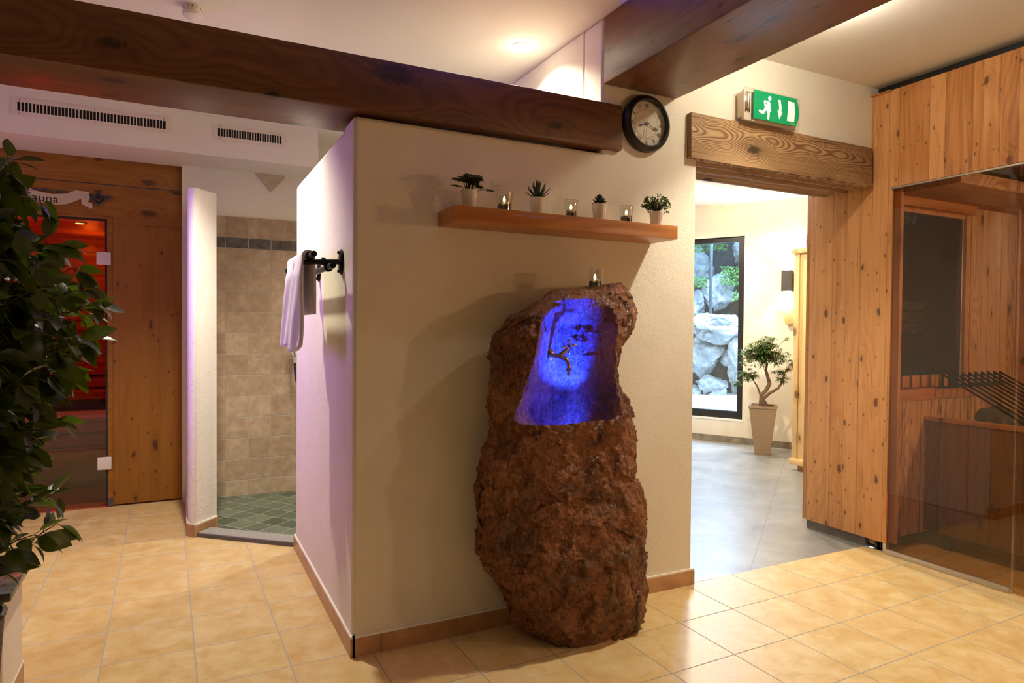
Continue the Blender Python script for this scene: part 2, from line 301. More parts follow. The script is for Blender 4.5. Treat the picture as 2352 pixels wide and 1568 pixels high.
M['larchX'] = wood('old_larch_panel', ((.20, .075, .02), (.50, .24, .085), (.68, .38, .16)), 'Z', seam='X', w=.11, rings=110, ringf=.40, mid=.6, knots=.5, ks=5, kz=.8, rough=.55, tonevar=.25, crack=.3, bmp=.4)
M['larchB'] = wood('larch_beam', ((.18, .06, .015), (.46, .20, .065), (.60, .31, .12)), 'X', seam='Y', w=.14, rings=120, ringf=.5, knots=.4, ks=3, rough=.55, tonevar=.2, bmp=.3)
M['larchC'] = wood('larch_ceiling_beam', ((.16, .05, .014), (.42, .19, .07), (.58, .32, .14)), 'X', seam='Y', w=.17, pith=(-.28, .05), pk=620, pa=.07, ringf=.5, knots=.5, ks=4, rough=.55, tonevar=.12, bmp=.3)
M['larchP'] = wood('larch_post', ((.26, .09, .025), (.52, .22, .072), (.62, .31, .12)), 'Z', rings=24, ringf=.3, knots=.4, ks=4.4, rough=.45)
M['larchL'] = wood('larch_rail', ((.24, .075, .02), (.46, .165, .048), (.56, .25, .085)), 'X', rings=24, ringf=.3, knots=.3, ks=4.4, rough=.45)
M['stovewood'] = wood('dark_pine_boards', ((.07, .030, .011), (.18, .085, .034), (.25, .125, .052)), 'Z', seam='Y', w=.21, rings=70, kz=1.2, ringf=.3, knots=.6, ks=4.0, rough=.45, tonevar=.1)
M['shelf'] = wood('oiled_shelf_wood', ((.20, .065, .016), (.40, .145, .040), (.50, .21, .065)), 'X', rings=34, ringf=.3, knots=.25, ks=2.6, rough=.35, bmp=.05)
M['pineZ'] = wood('pale_pine', ((.45, .20, .05), (.72, .42, .15), (.82, .54, .24)), 'Z', rings=14, ringf=.2, knots=.55, ks=4.4, rough=.45)
M['redwood'] = wood('sauna_inner_boards', ((.30, .12, .05), (.55, .27, .12), (.70, .40, .2)), 'X', seam='Z', w=.12, rings=20, ringf=.25, knots=.5, ks=3.5, rough=.5, tonevar=.12)
M['black'] = simple('matt_black_metal', (.012, .012, .014), .42, .6, .2); M['blackplastic'] = simple('black_plastic', (.012, .013, .013), .38, 0, .1)
M['darkmetal'] = simple('dark_window_metal', (.022, .018, .016), .35, .4, .15)
M['steel'] = simple('brushed_steel', (.60, .57, .52), .35, .9, .1, 60); M['chrome'] = simple('chrome', (.8, .8, .8), .1, 1, .05)
M['rail'] = simple('champagne_aluminium', (.52, .46, .38), .42, .5, .05, 30)
M['brass'] = simple('aged_brass', (.42, .27, .07), .28, 1, .25, 60); M['white'] = simple('white_plastic', (.78, .74, .70), .4, 0, .03)
M['cream'] = simple('cream_plastic', (.76, .68, .60), .45, 0, .03); M['ceramic'] = simple('white_ceramic', (.72, .68, .62), .35, 0, .04, 20)
M['dial'] = simple('clock_dial_paper', (.66, .56, .42), .6, 0, .04); M['dialring'] = simple('clock_print_grey', (.34, .29, .22), .6, 0, .1)
M['green'] = simple('exit_sign_green', (.0, .26, .10), .35, 0, .06, 5, emit=(0, .30, .11), es=.10); M['signwhite'] = simple('exit_sign_white', (.85, .83, .78), .4, 0, .02, emit=(1, .96, .88), es=.14)
M['housing'] = simple('translucent_housing', (.72, .64, .54), .3, 0, .05); M['darkslot'] = simple('vent_shadow_lining', (.01, .009, .008), .9, 0, .1)
M['towel'] = simple('white_cotton_towel', (.84, .80, .79), .95, 0, .03, 60, bmp=.22, bs_=520)
M['slab'] = simple('grey_granite_slab', (.33, .32, .30), .5, 0, .25, 120); M['slabdark'] = simple('dark_granite_cap', (.075, .08, .075), .18, 0, .5, 30)
M['lamp'] = simple('lamp_disc', (1, .9, .75), .5, 0, .0, emit=(1, .86, .64), es=14); M['lampoff'] = simple('sauna_lamp_disc', (1, .8, .4), .5, 0, 0, emit=(1, .62, .16), es=9)
M['purpleled'] = simple('purple_led', (.5, .2, 1), .5, 0, 0, emit=(.45, .15, 1), es=5); M['blueled'] = simple('blue_led', (.1, .2, 1), .5, 0, 0, emit=(.03, .05, 1), es=12)
M['flame'] = simple('candle_flame', (1, .8, .4), .5, 0, 0, emit=(1, .66, .28), es=22); M['wax'] = simple('candle_wax', (.85, .78, .62), .5, 0, .03, emit=(1, .66, .30), es=.35)
M['pebble'] = simple('black_gravel', (.014, .012, .011), .35, 0, .5, 200); M['tealight'] = simple('tealight_cup', (.6, .58, .54), .3, .9, .05)
M['clearglass'] = glass('clear_glass', (.96, .97, .96), (1, 1, 1), .10); M['rimglint'] = simple('rim_highlight', (.8, .78, .72), .08, .7, .02); M['tint'] = glass('bronze_glass', (.75, .66, .56), (1, 1, 1), .032)
M['saunaglass'] = glass('grey_glass', (.60, .50, .50), (1, 1, 1), .07); M['winglass'] = glass('window_glass', (.92, .96, .97), (1, 1, 1), .05); M['darkglass'] = glass('smoked_glass', (.85, .78, .70), (1, 1, 1), .03)
M['coverglass'] = glass('sign_cover', (.93, .92, .9), (1, 1, 1), .05)
M['leaf'] = leaf_mat('ficus_leaf', (.007, .015, .004), (.065, .10, .010), .33, .18); M['leaf2'] = leaf_mat('bonsai_leaf', (.04, .075, .025), (.16, .24, .07), .4, .3)
M['leafdk'] = leaf_mat('shelf_plant_leaf', (.010, .028, .010), (.045, .09, .02), .45, .2); M['agave'] = leaf_mat('succulent_leaf', (.016, .035, .022), (.04, .075, .045), .5, .05)
M['gleaf'] = leaf_mat('garden_leaf', (.08, .22, .05), (.25, .50, .12), .5, .4); M['bark'] = simple('grey_brown_bark', (.20, .12, .07), .8, 0, .35, 25, bmp=.5)
M['twig'] = simple('dark_twig', (.045, .028, .018), .8, 0, .3, 30); M['soil'] = simple('dark_soil', (.03, .02, .012), .95, 0, .4, 60)
M['wicker'] = wicker_mat('beige_wicker', (.28, .17, .09), (.48, .33, .20), 230); M['wickerdk'] = wicker_mat('dark_wicker', (.03, .018, .010), (.10, .06, .03), 70)
M['scroll'] = simple('painted_parchment', (.62, .52, .38), .6, 0, .1, 12); M['ink'] = simple('dark_ink', (.035, .028, .015), .6, 0, .1); M['iron'] = simple('painted_iron_grey', (.09, .085, .09), .4, .3, .4, 30)
M['redtrim'] = simple('dark_red_glass_edge', (.25, .01, .03), .3, 0, .1); M['redbox'] = simple('red_lacquered_box', (.32, .06, .05), .5, 0, .1)
M['stone'] = simple('grey_green_stove_stone', (.12, .125, .10), .8, 0, .4, 14, bmp=.6, bs_=30); M['terrace'] = simple('pale_terrace_slab', (.75, .75, .74), .7, 0, .08, 4)
M['earth'] = simple('garden_earth', (.06, .05, .045), .95, 0, .5, 12, bmp=.8, bs_=20); M['grout'] = simple('white_sealing_bead', (.84, .80, .72), .6, 0, .03)
M['lettering'] = simple('pale_lettering', (.85, .80, .70), .5, 0, .05); M['rubber'] = simple('black_rubber', (.02, .02, .02), .6, 0, .1); M['metaldark'] = simple('anthracite_metal', (.10, .09, .08), .45, .7, .1)
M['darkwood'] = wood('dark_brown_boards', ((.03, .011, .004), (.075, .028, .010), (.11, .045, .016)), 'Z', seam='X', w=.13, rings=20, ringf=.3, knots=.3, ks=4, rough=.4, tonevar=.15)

# ================================================================== mesh helpers
class MB:
    def __init__(s): s.bm = bmesh.new()
    def _x(s, verts, T):
        if T is not None: bmesh.ops.transform(s.bm, matrix=T, verts=verts)
        return verts
    def box(s, a, b, bev=0, T=None, seg=2):
        r = bmesh.ops.create_cube(s.bm, size=1); v = r['verts']
        for q in v: q.co = Vector([(a[i]+b[i])/2+q.co[i]*(b[i]-a[i]) for i in range(3)])
        if bev:
            e = list({e for q in v for e in q.link_edges}); rr = bmesh.ops.bevel(s.bm, geom=e, offset=bev, segments=seg, profile=.5, affect='EDGES')
            v = list({q for f in rr['faces'] for q in f.verts} | {q for q in v if q.is_valid})
        return s._x(v, T)
    def lathe(s, prof, n=32, c=(0, 0, 0), T=None, cap=True):
        rings = []
        for (r, z) in prof:
            rings.append([s.bm.verts.new((c[0]+r*math.cos(2*PI*i/n), c[1]+r*math.sin(2*PI*i/n), c[2]+z)) for i in range(n)])
        for A, B in zip(rings, rings[1:]):
            for i in range(n):
                s.bm.faces.new((A[i], A[(i+1) % n], B[(i+1) % n], B[i]))
        if cap:
            for Rg, rev in ((rings[0], True), (rings[-1], False)):
                try: s.bm.faces.new(list(reversed(Rg)) if rev else Rg)
                except ValueError: pass
        return s._x([q for r_ in rings for q in r_], T)
    def tube(s, pts, rad, n=10, cap=True):
        pts = [Vector(p) for p in pts]; rad = rad if isinstance(rad, (list, tuple)) else [rad]*len(pts); rings = []; prev = None
        for i, p in enumerate(pts):
            d = (pts[min(i+1, len(pts)-1)]-pts[max(i-1, 0)]).normalized()
            if prev is None: u = d.orthogonal().normalized()
            else: u = (prev-d*prev.dot(d)); u = u.normalized() if u.length > 1e-6 else d.orthogonal().normalized()
            prev = u; w = d.cross(u)
            rings.append([s.bm.verts.new(p+(u*math.cos(2*PI*k/n)+w*math.sin(2*PI*k/n))*rad[i]) for k in range(n)])
        for A, B in zip(rings, rings[1:]):
            for k in range(n): s.bm.faces.new((A[k], A[(k+1) % n], B[(k+1) % n], B[k]))
        if cap: s.bm.faces.new(list(reversed(rings[0]))); s.bm.faces.new(rings[-1])
        return [q for r_ in rings for q in r_]
    def prism(s, poly, z0, z1, axis='Z'):
        f = {'Z': lambda a, b, c: (a, b, c), 'Y': lambda a, b, c: (a, c, b), 'X': lambda a, b, c: (c, a, b)}[axis]
        A = [s.bm.verts.new(f(x, y, z0)) for x, y in poly]; B = [s.bm.verts.new(f(x, y, z1)) for x, y in poly]; n = len(poly)
        s.bm.faces.new(list(reversed(A))); s.bm.faces.new(B)
        for i in range(n): s.bm.faces.new((A[i], A[(i+1) % n], B[(i+1) % n], B[i]))
        return A+B
    def leaf(s, p, d, nrm, L, Wd, fold=.25, curl=.3):
        """pointed oval leaf folded along its midrib"""
        d = Vector(d).normalized(); nrm = Vector(nrm); nrm = (nrm-d*nrm.dot(d)).normalized(); sd = d.cross(nrm); p = Vector(p)
        prof = ((0, .05), (.12, .27), (.27, .44), (.45, .5), (.62, .44), (.77, .30), (.89, .14), (1, 0)); rows = []
        for t, w in prof:
            c = p+d*(L*t)-nrm*(curl*L*t*t)
            if w == 0: rows.append([s.bm.verts.new(c)])
            else: rows.append([s.bm.verts.new(c+sd*(sg*w*Wd)+nrm*(abs(sg)*w*Wd*fold)) for sg in (-1, 0, 1)])
        for A, B in zip(rows, rows[1:]):
            if len(B) == 3:
                s.bm.faces.new((A[0], A[1], B[1], B[0])); s.bm.faces.new((A[1], A[2], B[2], B[1]))
            else: s.bm.faces.new((A[0], A[1], B[0])); s.bm.faces.new((A[1], A[2], B[0]))
    def build(s, name, m_, parent=None, smooth=None, origin=None, bev=0, local=False):
        bmesh.ops.recalc_face_normals(s.bm, faces=s.bm.faces[:])
        me = bpy.data.meshes.new(name); vs = [v.co for v in s.bm.verts]
        if local: o3 = Vector((0, 0, 0))
        elif parent is not None: o3 = wloc(parent)
        elif origin is not None: o3 = Vector(origin)
        else: o3 = Vector(((min(v.x for v in vs)+max(v.x for v in vs))/2, (min(v.y for v in vs)+max(v.y for v in vs))/2, min(v.z for v in vs)))
        if not local:
            for v in s.bm.verts: v.co = v.co-o3
        s.bm.to_mesh(me); s.bm.free(); me.materials.append(m_)
        if smooth is not None:
            for p in me.polygons: p.use_smooth = True
            if smooth < 180: me.set_sharp_from_angle(angle=R(smooth))
        o = bpy.data.objects.new(name, me); COL.objects.link(o)
        if parent is not None: o.parent = parent
        elif not local: o.location = o3
        if bev:
            b = o.modifiers.new('bevel', 'BEVEL'); b.width = bev; b.segments = 3; b.limit_method = 'ANGLE'; b.angle_limit = R(40)
            for p in me.polygons: p.use_smooth = True
            me.set_sharp_from_angle(angle=R(50))
        return o
def wloc(o):
    l = Vector(o.location)
    while o.parent: o = o.parent; l += Vector(o.location)
    return l
def tag(o, label, cat, group=None):
    o['label'] = label; o['category'] = cat
    if group: o['group'] = group
    return o
def thing(name, label, cat, loc=(0, 0, 0), group=None, rz=0):
    o = bpy.data.objects.new(name, None); o.empty_display_size = .05; COL.objects.link(o); o.location = loc; o.rotation_euler = (0, 0, rz); return tag(o, label, cat, group)
def struct(o, label=None):
    o['kind'] = 'structure'
    if label: o['label'] = label
    return o
def copy_tree(o, parent=None):
    c = o.copy(); COL.objects.link(c); c.parent = parent
    for ch in list(o.children): copy_tree(ch, c)
    return c
def text_mesh(txt, size, m_, parent, name, T, ext=.0008, align='CENTER', sx=1):
    cu = bpy.data.curves.new(name, 'FONT'); cu.body = txt; cu.size = size; cu.extrude = ext; cu.align_x = align; cu.align_y = 'CENTER'; cu.resolution_u = 3
    tmp = bpy.data.objects.new(name+'_tmp', cu); COL.objects.link(tmp); dg = bpy.context.evaluated_depsgraph_get()
    me = bpy.data.meshes.new_from_object(tmp.evaluated_get(dg)); bpy.data.objects.remove(tmp)
    me.transform(Matrix.Diagonal((sx, 1, 1, 1))); me.transform(T); me.transform(Matrix.Translation(-wloc(parent)))
    me.materials.clear(); me.materials.append(m_); o = bpy.data.objects.new(name, me); COL.objects.link(o); o.parent = parent; return o
def faceY(x, y, z, rot=0):   # text plane looking towards -Y
    return Matrix.Translation((x, y, z)) @ Matrix.Rotation(PI/2, 4, 'X') @ Matrix.Rotation(rot, 4, 'Z')

# ================================================================== the setting
def slab(name, poly, z0, z1, m_, axis='Z', label=None, bev=0):
    b = MB(); b.prism(poly, z0, z1, axis); return struct(b.build(name, m_, origin=(0, 0, 0), bev=bev), label)
CZ = 2.855
slab('floor', [(-2, -5.6), (3.9, -5.6), (3.9, .2), (5.5, .2), (5.5, 2.62), (3.9, 2.62), (3.84, 2.70), (1.0, 2.70), (1.0, 2.9), (.70, 2.9), (.70, 4.14), (.10, 4.67), (.10, 5.9), (-2, 5.9)], -.1, 0, M['floor'])
slab('floor', [(2.2, 2.70), (3.9, 2.70), (3.9, 3.1), (7.44, 3.1), (7.44, 3.6), (4.35, 9.2), (2.2, 9.2)], -.1, 0, M['slate'])
slab('floor', [(.10, 4.67), (.70, 4.14), (.70, 2.9), (1.9, 2.9), (1.9, 5.7), (.10, 5.7)], -.1, .004, M['showerfloor'])
slab('ceiling', [(-2, -5.6), (7.44, -5.6), (7.44, 3.6), (4.15, 9.55), (-2, 9.55)], CZ, CZ+.1, M['ceil'])
# centre block: low front wall under the long beam, then full height
b = MB(); b.prism([(.63, 0), (2.432, 0), (2.432, CZ), (1.83, CZ), (1.83, 2.205), (.63, 2.205)], 2.69, 2.86, 'Y'); struct(b.build('wall_front', M['plaster'], origin=(0, 0, 0), bev=.018))
b = MB(); b.box((.632, 2.80, 0), (.77, 4.17, 2.20)); struct(b.build('wall_left', M['plaster'], origin=(0, 0, 0), bev=.03))
b = MB(); b.box((1.8305, 2.86, 0), (2.4315, 9.2, CZ)); struct(b.build('wall_front', M['plaster'], origin=(0, 0, 0), bev=.012))
b = MB(); b.box((2.40, 2.691, 2.44), (3.90, 3.08, CZ)); struct(b.build('wall_front', M['plaster'], origin=(0, 0, 0)))
# left partition (column) between sauna and shower
colpoly = [(.05, 5.70), (.05, 4.74), (.054, 4.712), (.062, 4.69), (.075, 4.676), (.09, 4.668), (.104, 4.672), (.222, 4.813), (.222, 5.70)]
b = MB(); b.prism(colpoly, 0, 2.225); struct(b.build('wall_left', M['column'], origin=(0, 0, 0), bev=.005))
# shower back wall, tiles on it
slab('wall_back', [(.02, 5.66), (1.84, 5.66), (1.84, 5.8), (.02, 5.8)], 0, CZ, M['smooth'])
slab('wall_back', [(.20, 5.648), (1.83, 5.648), (1.83, 5.664), (.20, 5.664)], 0, 2.209, M['walltile'])
# soffit box with vents
slab('ceiling', [(-2, 5.24), (.956, 5.24), (.956, 5.72), (-2, 5.72)], 2.57, CZ, M['smooth'])
# far left, behind camera
slab('wall_left', [(-2, -5.6), (-1.86, -5.6), (-1.86, 5.75), (-2, 5.75)], 0, CZ, M['smooth'])
slab('wall_rear', [(-2, -5.7), (6, -5.7), (6, -5.6), (-2, -5.6)], 0, CZ, M['darkwood'])
slab('wall_right', [(3.84, -5.6), (3.95, -5.6), (3.95, -2.6), (3.84, -2.6)], 0, CZ, M['darkwood'])
# room beyond
slab('wall_back', [(1.9, 9.2), (5.4, 9.2), (5.4, 9.3), (1.9, 9.3)], 0, CZ, M['lime'])
P0 = Vector((5.682, 6.283, 0)); DS = Vector((.4832, -.8755, 0)).normalized(); DN = Vector((.8755, .4832, 0)).normalized()
TW = Matrix(((DS.x, DN.x, 0, P0.x), (DS.y, DN.y, 0, P0.y), (0, 0, 1, 0), (0, 0, 0, 1)))   # local: x along wall, y outwards, z up
WT = .24
b = MB()
for (a0, a1, c0, c1) in ((-3.6, -1.5, 0, CZ), (.584, 3.2, 0, CZ), (-1.5, .584, 0, .285), (-1.5, .584, 2.466, CZ)):
    b.box((a0, 0, c0), (a1, WT, c1), T=TW)
struct(b.build('wall_window', M['lime'], origin=(0, 0, 0)))
slab('wall_right', [(6.6, 3.0), (7.44, 3.0), (7.44, 3.12), (6.6, 3.12)], 0, CZ, M['lime'])
slab('wall_right', [(5.4, 3.16), (6.75, 3.16), (6.75, 3.26), (5.4, 3.26)], 0, CZ, M['lime'])
b = MB(); b.box((-3.6, -.014, 0), (3.2, 0, .078), T=TW); struct(b.build('baseboard_window', simple('stone_skirting', (.24, .19, .13), .4, 0, .3, 14), origin=(0, 0, 0)))
# window 1
w1 = struct(bpy.data.objects.new('window_1', None)); COL.objects.link(w1); w1.location = TW @ Vector((-.4, .1, .285))
b = MB()
for (a0, a1, c0, c1) in ((-1.5, .584, .285, .375), (-1.5, .584, 2.405, 2.466), (.512, .584, .375, 2.405), (-1.5, -1.42, .375, 2.405)):
    b.box((a0, .03, c0), (a1, .10, c1), T=TW)
b.build('window_frame', M['darkmetal'], w1)
b = MB(); b.box((-1.43, .06, .37), (.52, .072, 2.41), T=TW); b.build('window_pane', M['winglass'], w1)
b = MB(); b.box((-1.5, -.004, .265), (.60, .10, .287), T=TW); b.build('window_sill', M['grout'], w1)
# skirtings
def skirt(name, pts, out=.011, h=.077):
    """pts: path whose right-hand side is the open room"""
    b = MB(); t = MB(); V = [Vector((*p, 0)) for p in pts]; N = []
    for i in range(len(V)):
        ns = []
        if i > 0: d = (V[i]-V[i-1]).normalized(); ns.append(Vector((d.y, -d.x, 0)))
        if i < len(V)-1: d = (V[i+1]-V[i]).normalized(); ns.append(Vector((d.y, -d.x, 0)))
        n = sum(ns, Vector()).normalized(); N.append(n/max(.5, n.dot(ns[0])))
    for i in range(len(V)-1):
        for bb, z0, z1, oo in ((b, 0, h, out), (t, h, h+.009, out*.85)):
            q = [V[i]-N[i]*.002, V[i]+N[i]*oo, V[i+1]+N[i+1]*oo, V[i+1]-N[i+1]*.002]; bb.prism([(v.x, v.y) for v in q], z0, z1)
    o = struct(b.build(name, M['base'], origin=(0, 0, 0))); t.build('sealing_bead', M['grout'], o); return o
skirt('baseboard_left', [(.77, 4.17), (.632, 4.17), (.632, 2.69), (.64, 2.69)])
skirt('baseboard_front', [(.63, 2.69), (2.432, 2.69), (2.432, 2.72)])
skirt('baseboard_left', [(.05, 5.70), (.05, 4.72), (.092, 4.662), (.222, 4.809)])

# ================================================================== beams
b = MB(); b.box((-1.86, 2.662, 2.2195), (1.935, 3.01, 2.441), .012); tag(b.build('wooden_beam', M['beam'], smooth=40), 'long dark stained timber beam lying on the low wall and running to the left', 'beam', 'timber ceiling beams')
b = MB(); b.box((1.832, -2.5, 2.532), (2.282, 2.688, CZ-.002), .008); tag(b.build('wooden_beam', M['beamy'], smooth=40), 'thick reddish brown timber beam under the ceiling coming forward above the wall clock', 'beam', 'timber ceiling beams')
# lintel with an uneven old underside
b = MB(); prof = []
NS = 40
for i in range(NS+1): prof.append((2.655+.40*i/NS, 2.238+.008*math.sin(i*.55)+.006*math.sin(i*1.3)+(.0 if i < NS-8 else .0)))
poly = prof+[(3.055, 2.466), (2.66, 2.472)]
NX = 30
rings = []
for k in range(NX+1):
    x = 2.362+(3.80-2.362)*k/NX
    rings.append([b.bm.verts.new((x, y, z+.004*noise.noise(Vector((x*5, y*9, z*9))))) for y, z in poly])
for A, B in zip(rings, rings[1:]):
    for i in range(len(poly)): b.bm.faces.new((A[i], A[(i+1) % len(poly)], B[(i+1) % len(poly)], B[i]))
b.bm.faces.new(rings[0]); b.bm.faces.new(list(reversed(rings[-1])))
tag(b.build('wooden_lintel', M['lintel'], smooth=35), 'weathered brown timber lintel with swirling grain above the doorway', 'lintel')
# concealed support of the lintel at the left jamb: wall runs behind it
# ================================================================== downlights, detector, vents
def make_downlight():
    t = thing('ceiling_downlight', '', 'ceiling light', (0, 0, 0))
    b = MB(); b.lathe([(.030, -.001), (.043, -.004), (.046, 0), (.030, 0)], 32, cap=False); b.build('trim_ring', M['white'], t, smooth=60, local=True)
    b = MB(); b.lathe([(.031, -.002), (.0, -.002)], 32, cap=False); b.build('light_disc', M['lamp'], t, local=True)
    return t
dl0 = make_downlight()
dlab = ['recessed ceiling spotlight above the floor by the shower entrance', 'glowing round recessed spotlight in the white ceiling above the long beam', 'recessed ceiling spotlight hidden behind the crossing beam by the exit sign', 'recessed spotlight over the shower area', 'added unseen fill spotlight near the left wall behind the viewer', 'added unseen fill spotlight in the middle behind the viewer', 'added unseen fill spotlight beside the glass cabin', 'recessed spotlight in the room beyond, nearer the doorway', 'recessed spotlight in the room beyond, nearer the window']
for i, ((x, y, p, a), lab) in enumerate(zip(DOWN, dlab)):
    o = dl0 if i == 0 else copy_tree(dl0)
    o.location = (x, y, CZ); o['label'] = lab; o['group'] = 'recessed ceiling spotlights'
t = thing('smoke_detector', 'small round white smoke detector on the ceiling above the long beam', 'smoke detector', (.057, 3.50, CZ-.05))
b = MB(); b.lathe([(.040, .05), (.040, .022), (.038, .018)], 40, (.057, 3.50, CZ-.05)); b.build('base_ring', M['cream'], t, smooth=40)
b = MB(); b.lathe([(.0, .0), (.036, .0), (.041, .004), (.041, .018), (.0, .018)], 40, (.057, 3.50, CZ-.05), cap=False); b.build('cover', M['white'], t, smooth=40)
b = MB()
for k in range(12):
    a = 2*PI*k/12; b.lathe([(.003, 0), (.003, .002)], 8, T=Matrix.Translation((.057+.0395*math.cos(a), 3.5+.0395*math.sin(a), CZ-.013)) @ Matrix.Rotation(a, 4, 'Z') @ Matrix.Rotation(PI/2, 4, 'Y'))
b.build('sensor_holes', M['darkslot'], t)
def vent(x0, x1, n, label):
    z0, z1 = 2.689, 2.799; sx0, sx1, sz0, sz1 = x0+.033, x1-.033, z0+.026, z1-.026; y = 5.24
    t = thing('air_vent', label, 'air vent', ((x0+x1)/2, y, z0), 'air vents in the soffit')
    b = MB()
    for q in (((x0, y-.005, z0), (x1, y, sz0)), ((x0, y-.005, sz1), (x1, y, z1)), ((x0, y-.005, sz0), (sx0, y, sz1)), ((sx1, y-.005, sz0), (x1, y, sz1))): b.box(*q)
    b.build('frame', M['cream'], t)
    b = MB(); b.box((sx0, y-.0012, sz0), (sx1, y-.0002, sz1)); b.build('backing', M['darkslot'], t)
    b = MB()
    for k in range(1, n): x = sx0+(sx1-sx0)*k/n; b.box((x-.0024, y-.006, sz0), (x+.0024, y-.0012, sz1))
    b.build('louvre_slats', M['cream'], t)
    for xx in ([x0+.045, (x0+x1)/2, x1-.045] if n > 30 else [x0+.045, x1-.045]):
        for zz in (z0+.013, z1-.013):
            b = MB(); b.lathe([(.0035, 0), (.0025, .0015)], 10, T=Matrix.Translation((xx, y-.0045, zz)) @ Matrix.Rotation(PI/2, 4, 'X')); b.build('screw', M['iron'], t)
vent(-.956, -.048, 43, 'long white slatted air vent in the soffit at the far left'); vent(.219, .720, 25, 'shorter white slatted air vent in the soffit nearer the shower')
b = MB(); b.prism([(.545, 2.563), (.575, 2.588), (.745, 2.582), (.772, 2.555), (.66, 2.428)], 5.645, 5.662, 'Y')
tag(b.build('corner_tile', simple('beige_stone_tile', (.50, .40, .30), .5, 0, .15, 20)), 'beige five sided stone tile set on the white wall above the shower', 'tile')

# ================================================================== sauna on the left
YS = 5.715
def wbox(name, a, c, m_, parent=None, bev=.003, label=None, st=True):
    b = MB(); b.box(a, c, bev); o = b.build(name, m_, parent, smooth=40)
    if st and parent is None: struct(o, label)
    return o
wbox('wall_sauna', (-1.86, YS, 2.384), (.035, 5.80, 2.57), M['saunaH'])
wbox('wall_sauna', (-1.86, YS-.004, 2.150), (.033, 5.80, 2.377), M['saunaH'])
wbox('wall_sauna', (-.438, YS-.006, 2.098), (.033, 5.80, 2.152), M['saunaH'])
wbox('wall_sauna', (-.440, YS, .012), (.033, 5.80, 2.10), M['saunaV'])
wbox('wall_sauna', (-1.86, YS, 0), (-1.32, 5.80, 2.15), M['saunaV'])
d1 = struct(bpy.data.objects.new('door_1', None)); COL.objects.link(d1); d1.location = (-.88, YS, 0)
b = MB()
b.box((-.474, YS-.002, .0), (-.44, 5.79, 2.15), .003); b.box((-1.32, YS-.002, 0), (-1.286, 5.79, 2.15), .003); b.box((-1.286, YS-.002, 2.128), (-.474, 5.79, 2.15), .003); b.build('door_frame', M['saunaH'], d1)
b = MB(); b.box((-.487, YS+.006, .01), (-.474, YS+.02, 2.128)); b.box((-1.286, YS+.006, 2.113), (-.474, YS+.02, 2.128)); b.build('door_seal', M['rubber'], d1)
b = MB(); b.box((-1.28, YS-.004, .012), (-.486, YS+.004, 2.118)); b.build('glass_leaf', M['saunaglass'], d1)
for zz in (1.838, .327):
    b = MB(); b.box((-.54, YS-.018, zz-.047), (-.449, YS+.014, zz+.047), .008, seg=3); hg = b.build('hinge', M['white'], d1, smooth=40)
    b = MB(); b.box((-.466, YS-.0195, zz-.022), (-.450, YS-.0175, zz+.022)); b.build('hinge_cap', M['cream'], hg)
b = MB(); b.lathe([(.0, 0), (.026, 0), (.03, .01), (.026, .024), (0, .026)], 24, T=Matrix.Translation((-.985, YS-.004, 1.08)) @ Matrix.Rotation(PI/2, 4, 'X'), cap=False); b.build('door_knob', M['white'], d1, smooth=40)
b = MB(); b.box((-.474, YS-.004, .004), (-.442, YS, .065)); b.build('foot_plate', M['iron'], d1)
# sauna interior
slab('wall_sauna', [(-1.86, 7.45), (.05, 7.45), (.05, 7.5), (-1.86, 7.5)], 0, 2.25, M['redwood'])
slab('wall_sauna', [(.0, 5.8), (.05, 5.8), (.05, 7.45), (0, 7.45)], 0, 2.25, M['redwood'])
slab('wall_sauna', [(-1.9, 5.8), (-1.86, 5.8), (-1.86, 7.45), (-1.9, 7.45)], 0, 2.25, M['redwood'])
slab('ceiling', [(-1.86, 5.80), (.0, 5.80), (0, 7.45), (-1.86, 7.45)], 2.16, 2.24, M['redwood'])
slab('floor', [(-1.86, 5.9), (.0, 5.9), (0, 7.45), (-1.86, 7.45)], -.05, .0, M['stovewood'])
def bench(y0, y1, z, label):
    t = thing('sauna_bench', label, 'bench', (-.93, (y0+y1)/2, z-.38), 'sauna benches')
    n = 5; w = (y1-y0)/n
    for k in range(n):
        b = MB(); b.box((-1.84, y0+w*k+.006, z-.028), (-.02, y0+w*(k+1)-.006, z), .004); b.build('seat_slat', M['redwood'], t, smooth=40)
    b = MB(); b.box((-1.84, y0+.01, z-.12), (-.02, y0+.04, z-.03), .004); b.build('front_rail', M['redwood'], t, smooth=40)
    for k in range(2):
        b = MB(); b.box((-1.84, y0+.05, z-.23-.11*k), (-.02, y0+.07, z-.14-.11*k), .004); b.build('skirt_board', M['redwood'], t, smooth=40)
    if z > .8:
        for zz in (1.30, 1.40):
            b = MB(); b.box((-1.8, 7.40, zz), (-.04, 7.43, zz+.07), .004); b.build('backrest_slat', M['redwood'], t, smooth=40)
bench(6.85, 7.43, 1.03, 'upper wooden sauna bench against the back wall in red light'); bench(6.3, 6.84, .60, 'lower wooden sauna bench in front of the upper one')
t = thing('sauna_lamp', 'small round glowing lamp in the red sauna ceiling', 'lamp', (-.70, 6.25, 2.15))
b = MB(); b.lathe([(.045, .0), (.048, .008), (.030, .008)], 28, (-.70, 6.25, 2.15), cap=False); b.build('ring', M['steel'], t, smooth=40)
b = MB(); b.lathe([(.0, .004), (.034, .004)], 28, (-.70, 6.25, 2.15), cap=False); b.build('light_disc', M['lampoff'], t)
